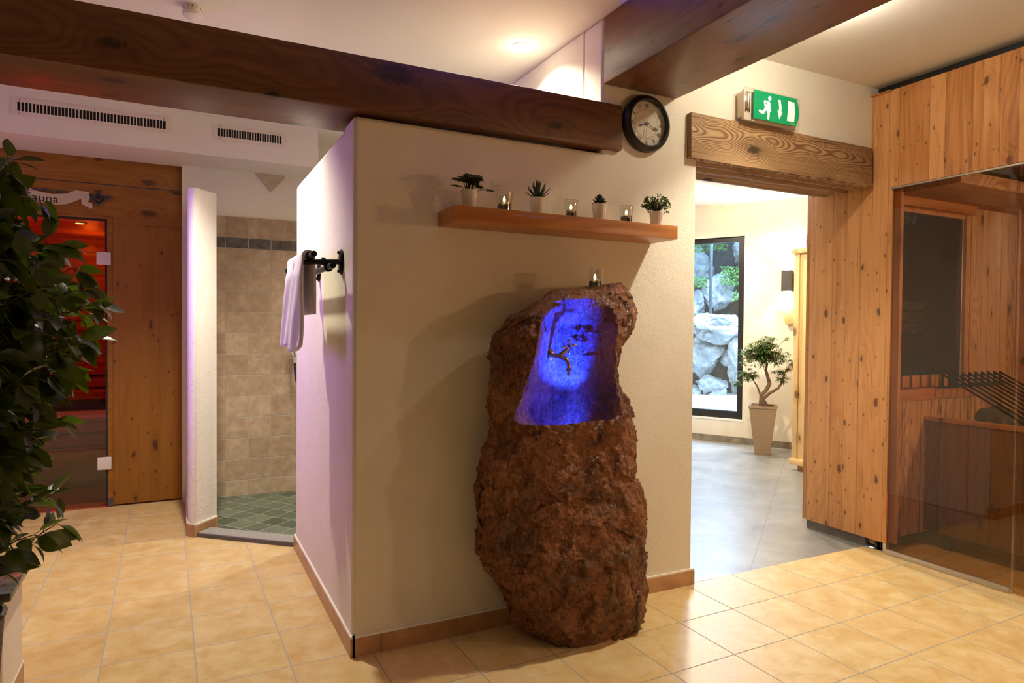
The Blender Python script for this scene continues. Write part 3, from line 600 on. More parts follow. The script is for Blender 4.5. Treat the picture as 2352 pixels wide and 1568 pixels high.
# painted sauna scroll above the door
t = thing('sauna_sign', 'painted parchment scroll sign with dark lettering hanging on an iron rod over the sauna door', 'sign', (-.83, YS-.02, 2.17))
y = YS-.012
b = MB(); b.tube([(-1.23, y, 2.318), (-.452, y, 2.288)], .0075, 10)
b.lathe([(0, -.013), (.009, -.009), (.013, 0), (.009, .009), (0, .013)], 12, (-.446, y, 2.2875), cap=False); b.build('iron_rod', M['iron'], t, smooth=50)
def ribbon(pts, th=.004):
    bb = MB(); bb.prism(pts, y-th-.006, y-.006, 'Y'); return bb
sp = [(-1.10, 2.315), (-.975, 2.322), (-.90, 2.292), (-.80, 2.276), (-.72, 2.288), (-.665, 2.318), (-.585, 2.312), (-.61, 2.272), (-.66, 2.243), (-.72, 2.212), (-.80, 2.202), (-.88, 2.213), (-.96, 2.238), (-1.04, 2.268)]
ribbon(sp).build('parchment', M['scroll'], t)
b = ribbon([(-.618, 2.278), (-.585, 2.312), (-.577, 2.27), (-.590, 2.238), (-.566, 2.236), (-.560, 2.205), (-.582, 2.188), (-.588, 2.212), (-.60, 2.205), (-.625, 2.222), (-.632, 2.252)], .006)
b.build('curled_end', M['scroll'], t)
text_mesh('Sauna', .082, M['ink'], t, 'lettering', faceY(-.865, y-.0115, 2.243, R(-2)), .0006, sx=1.05)
b = MB(); cx, cz = -.523, 2.268; dm = [(cx-.055, cz), (cx, cz-.052), (cx+.055, cz), (cx, cz+.052)]
b.prism(dm, y-.014, y-.008, 'Y'); hd = b.build('diamond_ornament', M['iron'], t)
b = MB(); b.prism([(cx+(p-cx)*.75, cz+(q-cz)*.75) for p, q in dm], y-.0155, y-.014, 'Y'); b.build('diamond_centre', M['blackplastic'], hd)
b = MB(); b.tube([(cx-.03, y-.018, cz+.01), (cx-.015, y-.022, cz-.005), (cx+.008, y-.022, cz-.012), (cx+.02, y-.02, cz+.004), (cx+.005, y-.022, cz+.018)], .005, 8); b.build('wrought_curl', M['iron'], hd, smooth=60)

# ================================================================== shower
b = MB(); q = [(.106, 4.656), (.622, 4.202), (.700, 4.290), (.184, 4.744)]
b.prism(q, 0, .032); th = struct(b.build('trim_1', M['slab'], origin=(0, 0, 0), bev=.004)); 
b = MB(); d = Vector((.516, -.454, 0)).normalized(); n_ = Vector((-d.y, d.x, 0))*-1
b.prism([(.106, 4.656), (.622, 4.202), (.6207, 4.2005), (.1047, 4.6545)], 0, .024); b.build('dark_edge', simple('dark_stone_edge', (.10, .085, .075), .5, 0, .2), th)
t = thing('shower_bracket', 'chrome hand shower bracket with black hose on the tiled shower wall', 'shower fitting', (.86, 5.64, 1.10))
b = MB(); b.lathe([(.03, 0), (.032, .006), (.012, .012), (.012, .05)], 24, T=Matrix.Translation((.865, 5.648, 1.13)) @ Matrix.Rotation(PI/2, 4, 'X')); b.build('wall_rosette', M['chrome'], t, smooth=50)
b = MB(); bmesh.ops.create_uvsphere(b.bm, u_segments=24, v_segments=16, radius=.033, matrix=Matrix.Translation((.835, 5.58, 1.135))); b.tube([(.836, 5.58, 1.11), (.838, 5.58, 1.055)], .013, 16); b.build('valve_ball', M['chrome'], t, smooth=60)
b = MB(); b.tube([(.838, 5.58, 1.06), (.840, 5.58, 1.0), (.848, 5.58, .93), (.875, 5.585, .83), (.93, 5.59, .74), (1.0, 5.6, .68), (1.1, 5.6, .70), (1.18, 5.6, .8)], .011, 14); b.build('hose', M['rubber'], t, smooth=60)

# ================================================================== towel rail and towel
t = thing('towel_rail', 'black metal double bar towel rail fixed to the end wall of the shower', 'towel rail', (.632, 2.905, 1.575))
for yy in (2.905, 3.42):
    b = MB(); b.lathe([(.0, .0), (.052, .0), (.056, .004), (.048, .010), (.02, .014), (0, .014)], 6 if 0 else 28, T=Matrix.Translation((.632, yy, 1.632)) @ Matrix.Diagonal((1, .62, 1.02, 1)) @ Matrix.Rotation(-PI/2, 4, 'Y'), cap=False)
    b.build('wall_plate', M['black'], t, smooth=50)
for yy in (2.905, 3.42):
    b = MB(); b.tube([(.625, yy, 1.632), (.468, yy, 1.624)], .0115, 14); b.tube([(.545, yy, 1.63), (.560, yy, 1.630)], .018, 14); b.build('arm', M['black'], t, smooth=50)
    for dz in (-.04, .04):
        b = MB(); b.lathe([(.0, .0), (.008, .0), (.006, .007), (0, .008)], 12, T=Matrix.Translation((.619, yy, 1.632+dz)) @ Matrix.Rotation(-PI/2, 4, 'Y'), cap=False); b.build('bolt', M['black'], t, smooth=50)
for xx, zz in ((.495, 1.650), (.572, 1.606)):
    b = MB(); b.tube([(xx, 2.80, zz), (xx, 3.46, zz)], .0125, 16)
    for yy in (2.885, 3.40): b.tube([(xx, yy, zz), (xx, yy+.025, zz)], .019, 16)
    b.build('bar', M['black'], t, smooth=50)
# folded towel hanging over the outer bar: a strip swept over the bar, with soft folds
def towel():
    b = MB(); xb, zb = .495, 1.650; y0, y1 = 2.935, 3.36; nu, nv = 60, 54
    path = []
    zbo = 1.262; hb = 1.40
    for i in range(nv+1):
        s = i/nv
        if s < .55:                      # outer drop, from hem up to bar
            q = s/.55; path.append((-1, zbo+(zb+.004-zbo)*q))
        elif s < .67:
            a = (s-.55)/.12*PI; path.append((None, a))
        else:
            q = (s-.67)/.33; path.append((1, zb+.004-(zb-hb)*q))
    grid = []
    for i, (k, v) in enumerate(path):
        row = []
        for j in range(nu+1):
            u = j/nu; yy = y0+(y1-y0)*u
            two = math.exp(-((u-.47)/.028)**2); lobe = abs(math.sin(PI*(u/.47 if u < .47 else (u-.47)/.53)))       # valley between the two folded halves
            if k is None:
                a = v; x = xb-.021*math.cos(a); z = zb+.004+.021*math.sin(a)*(1-.25*two)
            else:
                low = max(0, min(1, (zb-v)/(zb-zbo)))
                if k < 0:
                    x = xb-.021-.006*low-.034*lobe**.6*min(1, low*5)*(.45+low*.55)+.016*two*min(1, low*4)+.005*math.sin(u*31+v*14)*low+.006*noise.noise(Vector((u*6, v*5, 1)))
                    z = v-max(0, low-.75)*4*(.030*lobe**.5 if u < .47 else -.004+.010*lobe)
                    z += .05*(u-.5)*low*-.3; yy += .03*low*(u-.5)
                else: x = xb+.021+.010*low+.004*math.sin(u*20+v*9); z = v
            row.append(b.bm.verts.new((x, yy, z)))
        grid.append(row)
    for A, B in zip(grid, grid[1:]):
        for j in range(nu): b.bm.faces.new((A[j], A[j+1], B[j+1], B[j]))
    o = b.build('hand_towel', M['towel'], smooth=180); sd = o.modifiers.new('thick', 'SOLIDIFY'); sd.thickness = .012; sd.offset = 0
    return tag(o, 'folded white cotton towel hanging over the black towel rail', 'towel')
towel()

# ================================================================== shelf and what stands on it
SZ = 1.846
b = MB(); b.box((.992, 2.488, 1.783), (2.134, 2.6895, SZ), .0015); tag(b.build('wall_shelf', M['shelf'], smooth=40), 'floating reddish brown wooden shelf on the cream wall above the rock', 'shelf')
def pot(t, x, y, z, r=.0335, h=.078):
    b = MB(); b.lathe([(0, 0), (r*.74, 0), (r*.76, .002), (r, h), (r*.93, h), (r*.88, h-.01), (0, h-.01)], 36, (x, y, z), cap=False); o = b.build('pot', M['ceramic'], t, smooth=35)
    b = MB(); b.lathe([(0, h-.012), (r*.9, h-.010)], 24, (x, y, z), cap=False); b.build('soil', M['soil'], t)
PY = 2.565
G = 'small potted plants on the shelf'
# 1 broad lobed leaves
x = 1.083; t = thing('potted_plant', 'small plant with broad lobed leaves in a white pot at the shelf left end', 'plant', (x, PY, SZ), G); pot(t, x, PY, SZ, .035)
st = MB(); lf = MB(); random.seed(3)
for k in range(30):
    a = random.uniform(0, 2*PI); rr = random.uniform(.01, .050); zz = SZ+.104+random.uniform(0, .048)*(1-rr*6)
    if k < 5: rr = (.095, .050, .062, .048, .058)[k]; a = (-.1, .3, PI+.2, .0, PI-.2)[k]; zz = SZ+(.088, .135, .118, .1, .096)[k]
    e = Vector((x+rr*math.cos(a), PY+rr*math.sin(a)*.8, zz)); st.tube([(x+.012*math.cos(a), PY+.012*math.sin(a), SZ+.066), ((x+e.x)/2, (PY+e.y)/2, zz-.004), e], .0012, 5)
    base = Vector((math.cos(a), math.sin(a), -.1)); nn = Vector((0, random.uniform(-.9, -.3), 1)).normalized(); base = (base-nn*base.dot(nn)).normalized()
    for j, da in enumerate((-1.9, -1.1, -.45, .45, 1.1, 1.9, 0)):
        dd = Matrix.Rotation(da, 3, nn) @ base; lf.leaf(e-base*.010, dd, nn, (.022, .028, .031, .031, .028, .022, .036)[j], .0165, .08, .12)
st.build('stems', M['twig'], t); lf.build('leaves', M['leafdk'], t)
# 2 agave
x = 1.409; t = thing('potted_plant', 'spiky aloe like succulent in a white pot between the first two shelf candles', 'plant', (x, PY, SZ), G); pot(t, x, PY, SZ, .0345)
lf = MB(); random.seed(5)
for k in range(22):
    a = k*2.399; el = R(28+58*(k/22)); L = .066+.026*(k/22)+random.uniform(-.006, .006)
    d = Vector((math.cos(a)*math.cos(el), math.sin(a)*math.cos(el), math.sin(el))); lf.leaf((x, PY, SZ+.068), d, (-math.cos(a)*math.sin(el), -math.sin(a)*math.sin(el), math.cos(el)), L, .011, .45, -.05)
o = lf.build('leaves', M['agave'], t); s_ = o.modifiers.new('thick', 'SOLIDIFY'); s_.thickness = .0022
# 3 rosette succulent
x = 1.735; t = thing('potted_plant', 'compact rosette succulent in a white pot between the middle and right shelf candles', 'plant', (x, PY, SZ), G); pot(t, x, PY, SZ, .035, .080)
lf = MB()
for k in range(34):
    a = k*2.399; f = k/34; el = R(15+70*f); L = .040-.006*f
    d = Vector((math.cos(a)*math.cos(el), math.sin(a)*math.cos(el), math.sin(el))); lf.leaf((x, PY, SZ+.072+.022*f), d, (-math.cos(a)*math.sin(el), -math.sin(a)*math.sin(el), math.cos(el)), L, .016, .35, -.12)
o = lf.build('leaves', M['agave'], t); s_ = o.modifiers.new('thick', 'SOLIDIFY'); s_.thickness = .003
# 4 bushy
x = 2.066; t = thing('potted_plant', 'bushy small leaved green plant in a white pot at the right end of the shelf', 'plant', (x, PY, SZ), G); pot(t, x, PY, SZ, .034, .072)
st = MB(); lf = MB(); random.seed(8)
for k in range(120):
    v = Vector((random.gauss(0, 1), random.gauss(0, 1), random.gauss(0, .6)+.35)).normalized()*random.uniform(.015, .060); c = Vector((x, PY, SZ+.102)); e = c+Vector((v.x*1.15, v.y, v.z*.85))
    st.tube([(x, PY, SZ+.062), (x+v.x*.4, PY+v.y*.4, SZ+.085), e], .0008, 4)
    for j in range(8):
        d = (v.normalized()+Vector([random.uniform(-1, 1) for _ in range(3)])*.9); lf.leaf(e+Vector([random.uniform(-.006, .006) for _ in range(3)]), d, [random.uniform(-1, 1) for _ in range(3)], .0105, .0055, .1, .1)
st.build('stems', M['twig'], t); lf.build('leaves', M['leafdk'], t)

def candle(x, y, z, r, h, label, group='tea lights in glasses'):
    t = thing('tealight_glass', label, 'candle', (x, y, z), group)
    b = MB(); b.lathe([(0, 0), (r*.72, 0), (r*.76, .003), (r, h), (r-.0022, h), (r*.76-.002, .006), (0, .005)], 40, (x, y, z), cap=False); b.build('glass', M['clearglass'], t, smooth=50)
    b = MB(); b.lathe([(r-.0024, h-.0012), (r-.0011, h+.0006), (r+.0004, h-.0012)], 40, (x, y, z), cap=False); b.build('rim', M['rimglint'], t, smooth=180)  # added bright metallic ring imitates the highlight along the glass edge
    b = MB(); rnd = random.Random(int(x*1000))
    for k in range(210):
        a = rnd.uniform(0, 2*PI); rr = r*.68*math.sqrt(rnd.random()); bmesh.ops.create_icosphere(b.bm, subdivisions=1, radius=rnd.uniform(.0028, .005), matrix=Matrix.Translation((x+rr*math.cos(a), y+rr*math.sin(a), z+.007+.026*rnd.random())) @ Matrix.Diagonal((1, rnd.uniform(.6, 1), rnd.uniform(.5, .9), 1)))
    b.lathe([(0, .005), (r*.70, .005), (r*.74, .024), (0, .027)], 24, (x, y, z), cap=False)
    g = b.build('gravel', M['pebble'], t); g['kind'] = 'stuff'
    b = MB(); b.lathe([(0, .026), (.0185, .026), (.019, .041), (.0175, .041), (.0175, .037), (0, .037)], 28, (x, y, z), cap=False); b.build('tealight_cup', M['tealight'], t, smooth=40)
    b = MB(); b.lathe([(0, .0385), (.0173, .0385)], 24, (x, y, z), cap=False); b.build('wax', M['wax'], t)
    b = MB(); b.lathe([(0, .041), (.0036, .044), (.0054, .049), (.0046, .055), (.0018, .062), (0, .066)], 16, (x, y, z), cap=False); b.build('flame', M['flame'], t, smooth=180)
    light('candle_light', 'POINT', (x, y, z+.050), .22, (1, .62, .28), .006)
candle(1.237, PY-.02, SZ, .040, .082, 'lit tea light in the widest glass near the left end of the shelf')
candle(1.579, PY-.005, SZ, .033, .082, 'lit tea light in a glass in the middle of the shelf')
candle(1.877, PY-.015, SZ, .036, .080, 'lit tea light in a glass near the right end of the shelf')
candle(1.655, 2.475, 1.530, .037, .088, 'lit tea light in a glass standing on top of the rock fountain')

# ================================================================== clock
t = thing('wall_clock', 'round black framed wall clock with Roman numerals under the crossing beam', 'clock', (2.083, 2.69, 2.237))
CX, CY, CZc = 2.083, 2.69, 2.374
TC = Matrix.Translation((CX, CY, CZc)) @ Matrix.Rotation(PI/2, 4, 'X')
b = MB(); b.lathe([(.125, 0), (.139, .002), (.141, .020), (.136, .034), (.124, .044), (.117, .047), (.112, .044), (.110, .034), (.110, .020)], 72, T=TC, cap=False); b.build('frame', M['blackplastic'], t, smooth=40)
b = MB(); b.lathe([(.0, .018), (.111, .018)], 64, T=TC, cap=False); b.build('dial', M['dial'], t)
b = MB()
b.lathe([(.069, .0183), (.072, .0183), (.072, .0187), (.069, .0187)], 64, T=TC, cap=False); b.build('minute_ring', M['dialring'], t)
for k, s_ in enumerate(['XII', 'I', 'II', 'III', 'IIII', 'V', 'VI', 'VII', 'VIII', 'IX', 'X', 'XI']):
    a = -2*PI*k/12; T = faceY(CX-math.sin(a)*.088, CY-.0190, CZc+math.cos(a)*.088, a)
    text_mesh(s_, .034, M['ink'], t, 'numeral', T, .0002, sx=.62)
def hand(name, ang, L, back, w, m_, yy):
    b = MB(); a = R(90-ang); d = Vector((math.cos(a), 0, math.sin(a))); n = Vector((-d.z, 0, d.x))
    def P(l, s): v = d*l+n*s; return (CX+v.x, CZc+v.z)
    if w > .0012: pts = [P(-back, -w), P(-back, w), P(L*.55, w*.8), P(L*.72, w*3.6), P(L, 0), P(L*.72, -w*3.6), P(L*.55, -w*.8)]
    else: pts = [P(-back, -w), P(-back, w), P(L, w*.6), P(L, -w*.6)]
    b.prism(pts, CY-yy-.001, CY-yy, 'Y'); b.build(name, m_, t)
hand('hour_hand', 253, .050, .018, .0020, M['ink'], .022); hand('minute_hand', 110, .076, .022, .0017, M['ink'], .024); hand('second_hand', 190, .070, .02, .0007, M['ink'], .026)
b = MB(); b.lathe([(.006, .018), (.006, .028), (0, .028)], 16, T=TC, cap=False); b.build('hub', M['ink'], t, smooth=40)
b = MB(); b.lathe([(.0, .034), (.112, .034)], 48, T=TC, cap=False); b.build('cover_glass', M['clearglass'], t)

# ================================================================== exit sign
t = thing('exit_sign', 'green emergency exit sign with running figure, down arrow and door above the lintel', 'exit sign', (2.89, 2.69, 2.484))
b = MB(); b.box((2.703, 2.640, 2.498), (3.085, 2.6905, 2.634), .004); b.build('housing', M['housing'], t, smooth=40)
b = MB(); b.box((2.676, 2.606, 2.462), (3.100, 2.645, 2.646), .010, seg=3); b.build('clear_cover', M['coverglass'], t, smooth=40)
b = MB(); b.box((2.690, 2.622, 2.474), (3.088, 2.640, 2.636), .003); b.build('reflector', M['housing'], t, smooth=40)
b = MB(); b.box((2.695, 2.616, 2.515), (2.728, 2.622, 2.625), .003); b.tube([(2.712, 2.614, 2.53), (2.712, 2.614, 2.61)], .006, 12); b.build('lamp_tube', M['chrome'], t, smooth=40)
YG = 2.603
gx0, gx1, gz0, gz1 = 2.738, 3.062, 2.483, 2.635
b = MB(); pl = [(gx0, gz0), (gx1, gz0)]+[(gx1+.024*math.sin(PI*k/12), gz0+(gz1-gz0)*k/12) for k in range(1, 12)]+[(gx1, gz1), (gx0, gz1)]
b.prism(pl, YG, YG+.002, 'Y'); gp = b.build('green_panel', M['green'], t)
def pict(shapes, name):
    b = MB()
    for k, sh in enumerate(shapes): b.prism(sh, YG-.0010-.00008*k, YG, 'Y')
    b.build(name, M['signwhite'], gp)
def U(u, v): return (gx0+u*(gx1-gx0+.02), gz0+v*(gz1-gz0))
def limb(p, q, w):
    p = Vector(U(*p)); q = Vector(U(*q)); d = (q-p).normalized(); n = Vector((-d.y, d.x))*w; r_ = []
    for k in range(7): a = PI/2+PI*k/6; r_.append(p+d*w*math.cos(a)+n*math.sin(a))
    for k in range(7): a = -PI/2+PI*k/6; r_.append(q+d*w*math.cos(a)+n*math.sin(a))
    return [tuple(v) for v in r_]
hc = U(.345, .80); head = [(hc[0]+.0115*math.cos(2*PI*k/20), hc[1]+.0125*math.sin(2*PI*k/20)) for k in range(20)]
pict([head, limb((.325, .61), (.27, .44), .0115), limb((.32, .66), (.235, .66), .005), limb((.232, .66), (.245, .51), .005), limb((.34, .60), (.355, .42), .0045), limb((.30, .47), (.36, .355), .0048),
      limb((.27, .43), (.20, .25), .0078), limb((.205, .245), (.135, .285), .0078), limb((.275, .43), (.325, .28), .0078), limb((.325, .28), (.318, .09), .0078)], 'running_figure')
pict([[U(.535, .82), U(.585, .82), U(.605, .60), U(.605, .42), U(.555, .42), U(.555, .60)], [U(.52, .44), U(.63, .40), U(.562, .14)]], 'arrow')
pict([[U(.745, .86), U(.895, .84), U(.912, .5), U(.895, .14), U(.735, .14), U(.752, .5)]], 'door_symbol')
text_mesh('TRILUX', .013, simple('pale_green_print', (.35, .6, .42), .5), gp, 'print', faceY(3.035, YG-.0008, 2.492), .0002)

# ================================================================== rock fountain
XR = [(0, 1.872), (.03, 1.925), (.051, 1.933), (.159, 1.934), (.217, 1.913), (.324, 1.916), (.422, 1.927), (.56, 1.912), (.683, 1.868), (.782, 1.859), (.895, 1.853), (.969, 1.844), (1.02, 1.824), (1.076, 1.79), (1.127, 1.755), (1.188, 1.743), (1.233, 1.756), (1.287, 1.787), (1.353, 1.836), (1.436, 1.845), (1.503, 1.841), (1.536, 1.824), (1.558, 1.79)]
XL = [(0, 1.405), (.05, 1.33), (.101, 1.289), (.216, 1.234), (.319, 1.172), (.405, 1.127), (.469, 1.135), (.581, 1.12), (.641, 1.119), (.754, 1.132), (.808, 1.16), (.903, 1.183), (1.031, 1.176), (1.108, 1.181), (1.175, 1.199), (1.282, 1.195), (1.323, 1.196), (1.361, 1.235), (1.405, 1.286), (1.453, 1.379), (1.495, 1.438), (1.523, 1.494), (1.531, 1.556), (1.543, 1.66), (1.558, 1.77)]
def lerp(tab, z):
    for (a, p), (c, q) in zip(tab, tab[1:]):
        if z <= c: f = (z-a)/(c-a); return p+(q-p)*f
    return tab[-1][1]
NL = [(.955, 1.205), (1.1, 1.250), (1.20, 1.285), (1.30, 1.310), (1.40, 1.335), (1.45, 1.365), (1.50, 1.44)]
NR = [(.955, 1.730), (1.1, 1.690), (1.20, 1.670), (1.30, 1.670), (1.40, 1.690), (1.45, 1.690), (1.50, 1.66)]
def ss(v, a, c): q = max(0, min(1, (v-a)/(c-a))); return q*q*(3-2*q)
def facet(P, f, slope, seed):
    d, p = noise.voronoi(P*f, distance_metric='DISTANCE', exponent=2.5); q = p[0]; c = noise.cell_vector(q*7.31+Vector((seed, seed, seed)))
    return max(-.5, min(.5, (P*f-q).dot(c-Vector((.5, .5, .5)))*1.6))*slope/f
def rock():
    b = MB(); NR_, NC = 360, 300; rows = []; ZR = .962
    for i in range(NR_+1):
        v = i/NR_; z = 1.558*v if v < .9 else 1.558*(.9+.1*(1-(1-(v-.9)/.1)**1.5))
        xl, xr = lerp(XL, z), lerp(XR, z); xc, a = (xl+xr)/2, (xr-xl)/2
        yf = 2.345-.045*ss(z, 0, .35)+.03*ss(z, .5, .9)+.02*ss(z, 1.0, 1.3)+.10*ss(z, 1.38, 1.56)   # how far forward
        yb = 2.655; row = []
        for j in range(NC):
            # more samples on the front half
            q = j/NC; th = (-PI*q/.72) if q < .72 else (-PI-PI*(q-.72)/.28)
            c, s = math.cos(th), math.sin(th); ex = 2/2.7
            x = xc+a*math.copysign(abs(c)**ex, c); bb = (2.50-yf) if s < 0 else (yb-2.50); y = 2.50+bb*math.copysign(abs(s)**ex, s)
            zz = z
            P = Vector((x, y*1.3, zz))
            big = noise.noise(P*3.1)*.030+noise.noise(P*7+Vector((3, 1, 7)))*.016
            rid = abs(noise.noise(P*13+Vector((9, 2, 4)))); innich = 1 if (s < 0 and .96 < z < 1.5 and lerp(NL, z) < x < lerp(NR, z)) else 0; fine = noise.noise(Vector((P.x*46+P.z*20, P.y*46, P.z*26)))*.006+noise.noise(P*90)*.003
            disp = big*(.6 if abs(c) > .9 else 1)+.006-.010*rid+fine+facet(P, 7.5, .20, 1)+facet(P, 21, .30, 2)+facet(P, 55, .30, 3)
            edge = min(1, (1.562-z)/.05); disp *= .35+.65*edge
            nx, ny = c*abs(c), s*.9
            if s < 0:
                # facets: planar cut running down the lower front
                y2 = y
                cut = (x-1.43)*.28+(zz-.25)*.05; 
                y2 += .06*ss(1.43-x, -.02, .33)*ss(.9-zz, 0, .5)
                # niche
                nl, nr = lerp(NL, zz), lerp(NR, zz); hw = (nr-nl)/2; mx = (nl+nr)/2; u = (x-mx)/hw
                if ZR < zz < 1.50 and abs(u) < 1:
                    inside = (1-u*u)**1.05; disp *= 1-.65*inside; top = 1-ss(zz, 1.36, 1.50); sgm = (zz-ZR)/.045
                    rm = ss(zz, ZR, ZR+.045); dep = (.160+.045*(1-ss(zz, 1.0, 1.3)))*inside*rm*top
                    y2 += dep; dip = .075*inside*math.sin(PI*min(1, sgm)) if sgm < 1 else 0; zz -= dip
                    if sgm > 1:
                        disp *= 1.0; 
                        y2 += .005*noise.noise(Vector((x*24, zz*17, 5)))*inside*top
                y = y2
            zz += noise.noise(Vector((x*6, y*6, zz*9)))*.008*(1 if z > .02 else 0)
            x += nx*disp; y += ny*disp
            row.append(b.bm.verts.new((x, min(y, 2.685), max(zz, 0.0) if z > 0 else 0.0)))
        rows.append(row)
    for A, B in zip(rows, rows[1:]):
        for j in range(NC): b.bm.faces.new((A[j], A[(j+1) % NC], B[(j+1) % NC], B[j]))
    b.bm.faces.new(rows[-1]); b.bm.faces.new(list(reversed(rows[0])))
    return b
ft = thing('rock_fountain', 'tall reddish brown boulder fountain with a blue lit basin against the cream wall', 'fountain', (1.55, 2.5, 0))
rock().build('boulder', M['boulder'], ft, smooth=180)
tp = MB(); tp.lathe([(0, 0), (.030, 0), (.031, .004), (.022, .010), (.012, .013), (.012, .02)], 28, T=Matrix.Translation((1.438, 2.516, 1.237)) @ Matrix.Rotation(PI/2, 4, 'X') @ Matrix.Rotation(-.3, 4, 'Y'), cap=False)
tp.tube([(1.438, 2.50, 1.237), (1.445, 2.489, 1.235), (1.468, 2.459, 1.232), (1.488, 2.439, 1.220), (1.494, 2.429, 1.200), (1.494, 2.426, 1.178), (1.494, 2.426, 1.150)], [.010, .010, .0095, .009, .008, .0075, .007], 16)
tp.tube([(1.494, 2.426, 1.182), (1.494, 2.426, 1.171)], .0135, 6); tp.tube([(1.470, 2.462, 1.236), (1.482, 2.446, 1.252), (1.494, 2.432, 1.270)], [.010, .009, .006], 14)
tap = tp.build('tap', M['brass'], ft, smooth=45)
hd = MB(); c0 = Vector((1.496, 2.426, 1.276)); hd.lathe([(0, -.008), (.009, -.006), (.009, .006), (0, .008)], 16, tuple(c0), cap=False)
for k in range(4):
    a = PI/2*k+.15; d = Vector((math.cos(a), -math.sin(a)*.25, math.sin(a)*.93)); hd.tube([c0+d*.006, c0+d*.02, c0+d*.029, c0+d*.034], [.003, .0038, .0062, .004], 10)
hd.build('cross_handle', M['brass'], tap, smooth=50)
b = MB(); b.lathe([(0, -.012), (.020, -.012), (.022, .004), (.016, .006)], 24, (1.535, 2.372, .920)); sl = b.build('basin_spot', M['black'], ft, smooth=40)
b = MB(); b.lathe([(0, .0075), (.015, .0075)], 20, (1.535, 2.372, .920), cap=False); b.build('spot_lens', M['blueled'], sl)

# ================================================================== low wall, granite cap, wicker basket, ficus
slab('wall_low', [(-1.86, 2.70), (-.527, 2.70), (-.527, 3.03), (-1.86, 3.03)], 0, .44, M['plaster'], bev=.012)
skirt('baseboard_low', [(-.527, 3.03), (-.527, 2.70), (-1.8, 2.70)])
b = MB(); b.box((-1.86, 2.66, .44), (-.495, 3.05, .470), .004); tag(b.build('stone_cap', M['slabdark'], smooth=40), 'polished dark stone slab capping the low wall under the ficus', 'stone slab')
b = MB(); b.lathe([(.12, 0), (.14, .01), (.172, .47), (.180, .49), (.168, .495), (.158, .47), (.13, .03), (0, .03)], 40, (-.640, 2.42, 0), cap=False)
t = thing('wicker_planter', 'dark brown wicker planter in front of the low wall at the left', 'planter', (-.640, 2.42, 0)); 
b.build('basket', M['wickerdk'], t, smooth=50); b = MB(); b.lathe([(0, .44), (.154, .44)], 30, (-.640, 2.42, 0), cap=False); b.build('soil', M['soil'], t)

def ficus():
    rnd = random.Random(21); T0 = Vector((-.65, 2.41, .43))
    t = thing('ficus_tree', 'leafy dark green ficus tree rising at the left edge in front of the sauna', 'plant', tuple(T0))
    tr = MB(); br = MB(); lf = MB()
    stems = []
    for k in range(3):
        a = 2.1*k; pts = [T0+Vector((.02*math.cos(a+.9*i)+.012*i*math.cos(a), .02*math.sin(a+.9*i)+.012*i*math.sin(a), .136*i)) for i in range(10)]
        stems.append(pts); tr.tube(pts, [.017-.0012*i for i in range(10)], 10)
    # reach of the crown seen from the trunk at each height
    prof = [(0.6, 0.13), (0.72, 0.37), (0.77, 0.29), (0.83, 0.32), (0.89, 0.26), (0.95, 0.32), (1.02, 0.34), (1.12, 0.34), (1.17, 0.39), (1.25, 0.44), (1.32, 0.48), (1.4, 0.48), (1.48, 0.44), (1.55, 0.39), (1.62, 0.35), (1.7, 0.32), (1.78, 0.31), (1.86, 0.27)]
    def reach(z): return lerp(prof, z)
    for k in range(370):
        z = rnd.uniform(.72, 1.82); a = rnd.uniform(0, 2*PI); rr = (reach(z)-.03)*rnd.uniform(.45, 1.0); stm = rnd.choice(stems)
        z0 = max(.45, z-.10-.25*rnd.random()); i0 = min(9, max(0, int((z0-T0.z)/.136))); s0 = stm[i0]
        e = Vector((T0.x+rr*math.cos(a), T0.y+rr*math.sin(a), z)); mid = (s0+e)/2+Vector((0, 0, .07+.05*rnd.random()))
        pts = []
        for q in range(9):
            u = q/8; p = s0*(1-u)**2+mid*2*u*(1-u)+e*u*u; pts.append(p+Vector([rnd.uniform(-.006, .006) for _ in range(3)]))
        br.tube(pts, [.0045-.0004*q for q in range(9)], 5)
        for q in range(2, 9):
            d = (pts[min(q+1, 8)]-pts[q-1]).normalized(); 
            for w in range(3 if q < 8 else 4):
                sd = Vector([rnd.uniform(-1, 1) for _ in range(3)]); sd = (sd-d*sd.dot(d)).normalized()
                ld = (d*rnd.uniform(.3, .9)+sd*rnd.uniform(.5, 1)+Vector((0, 0, -rnd.uniform(.15, .9)))).normalized()
                L = rnd.uniform(.056, .096); p = pts[q]; p2 = p+ld*.018; br.tube([p, p2], .0009, 4)
                nn = Vector((rnd.uniform(-.7, .7), rnd.uniform(-.7, .7), rnd.uniform(.2, 1))); lf.leaf(p2, ld, nn, L, L*rnd.uniform(.46, .58), .18, rnd.uniform(.05, .4))
    tr.build('trunk', M['bark'], t, smooth=60); br.build('branches', M['twig'], t, smooth=60); lf.build('foliage', M['leaf'], t, smooth=60)
ficus()
# purple lamp fitting on the far left wall
t = thing('led_wall_light', 'slim upright purple LED wall light on the left wall', 'lamp', (-1.83, 4.35, 1.0))
b = MB(); b.box((-1.86, 4.27, 1.02), (-1.80, 4.43, 2.08), .006); b.build('housing', M['black'], t, smooth=40)
b = MB(); b.box((-1.80, 4.29, 1.04), (-1.795, 4.41, 2.06)); b.build('diffuser', M['purpleled'], t)

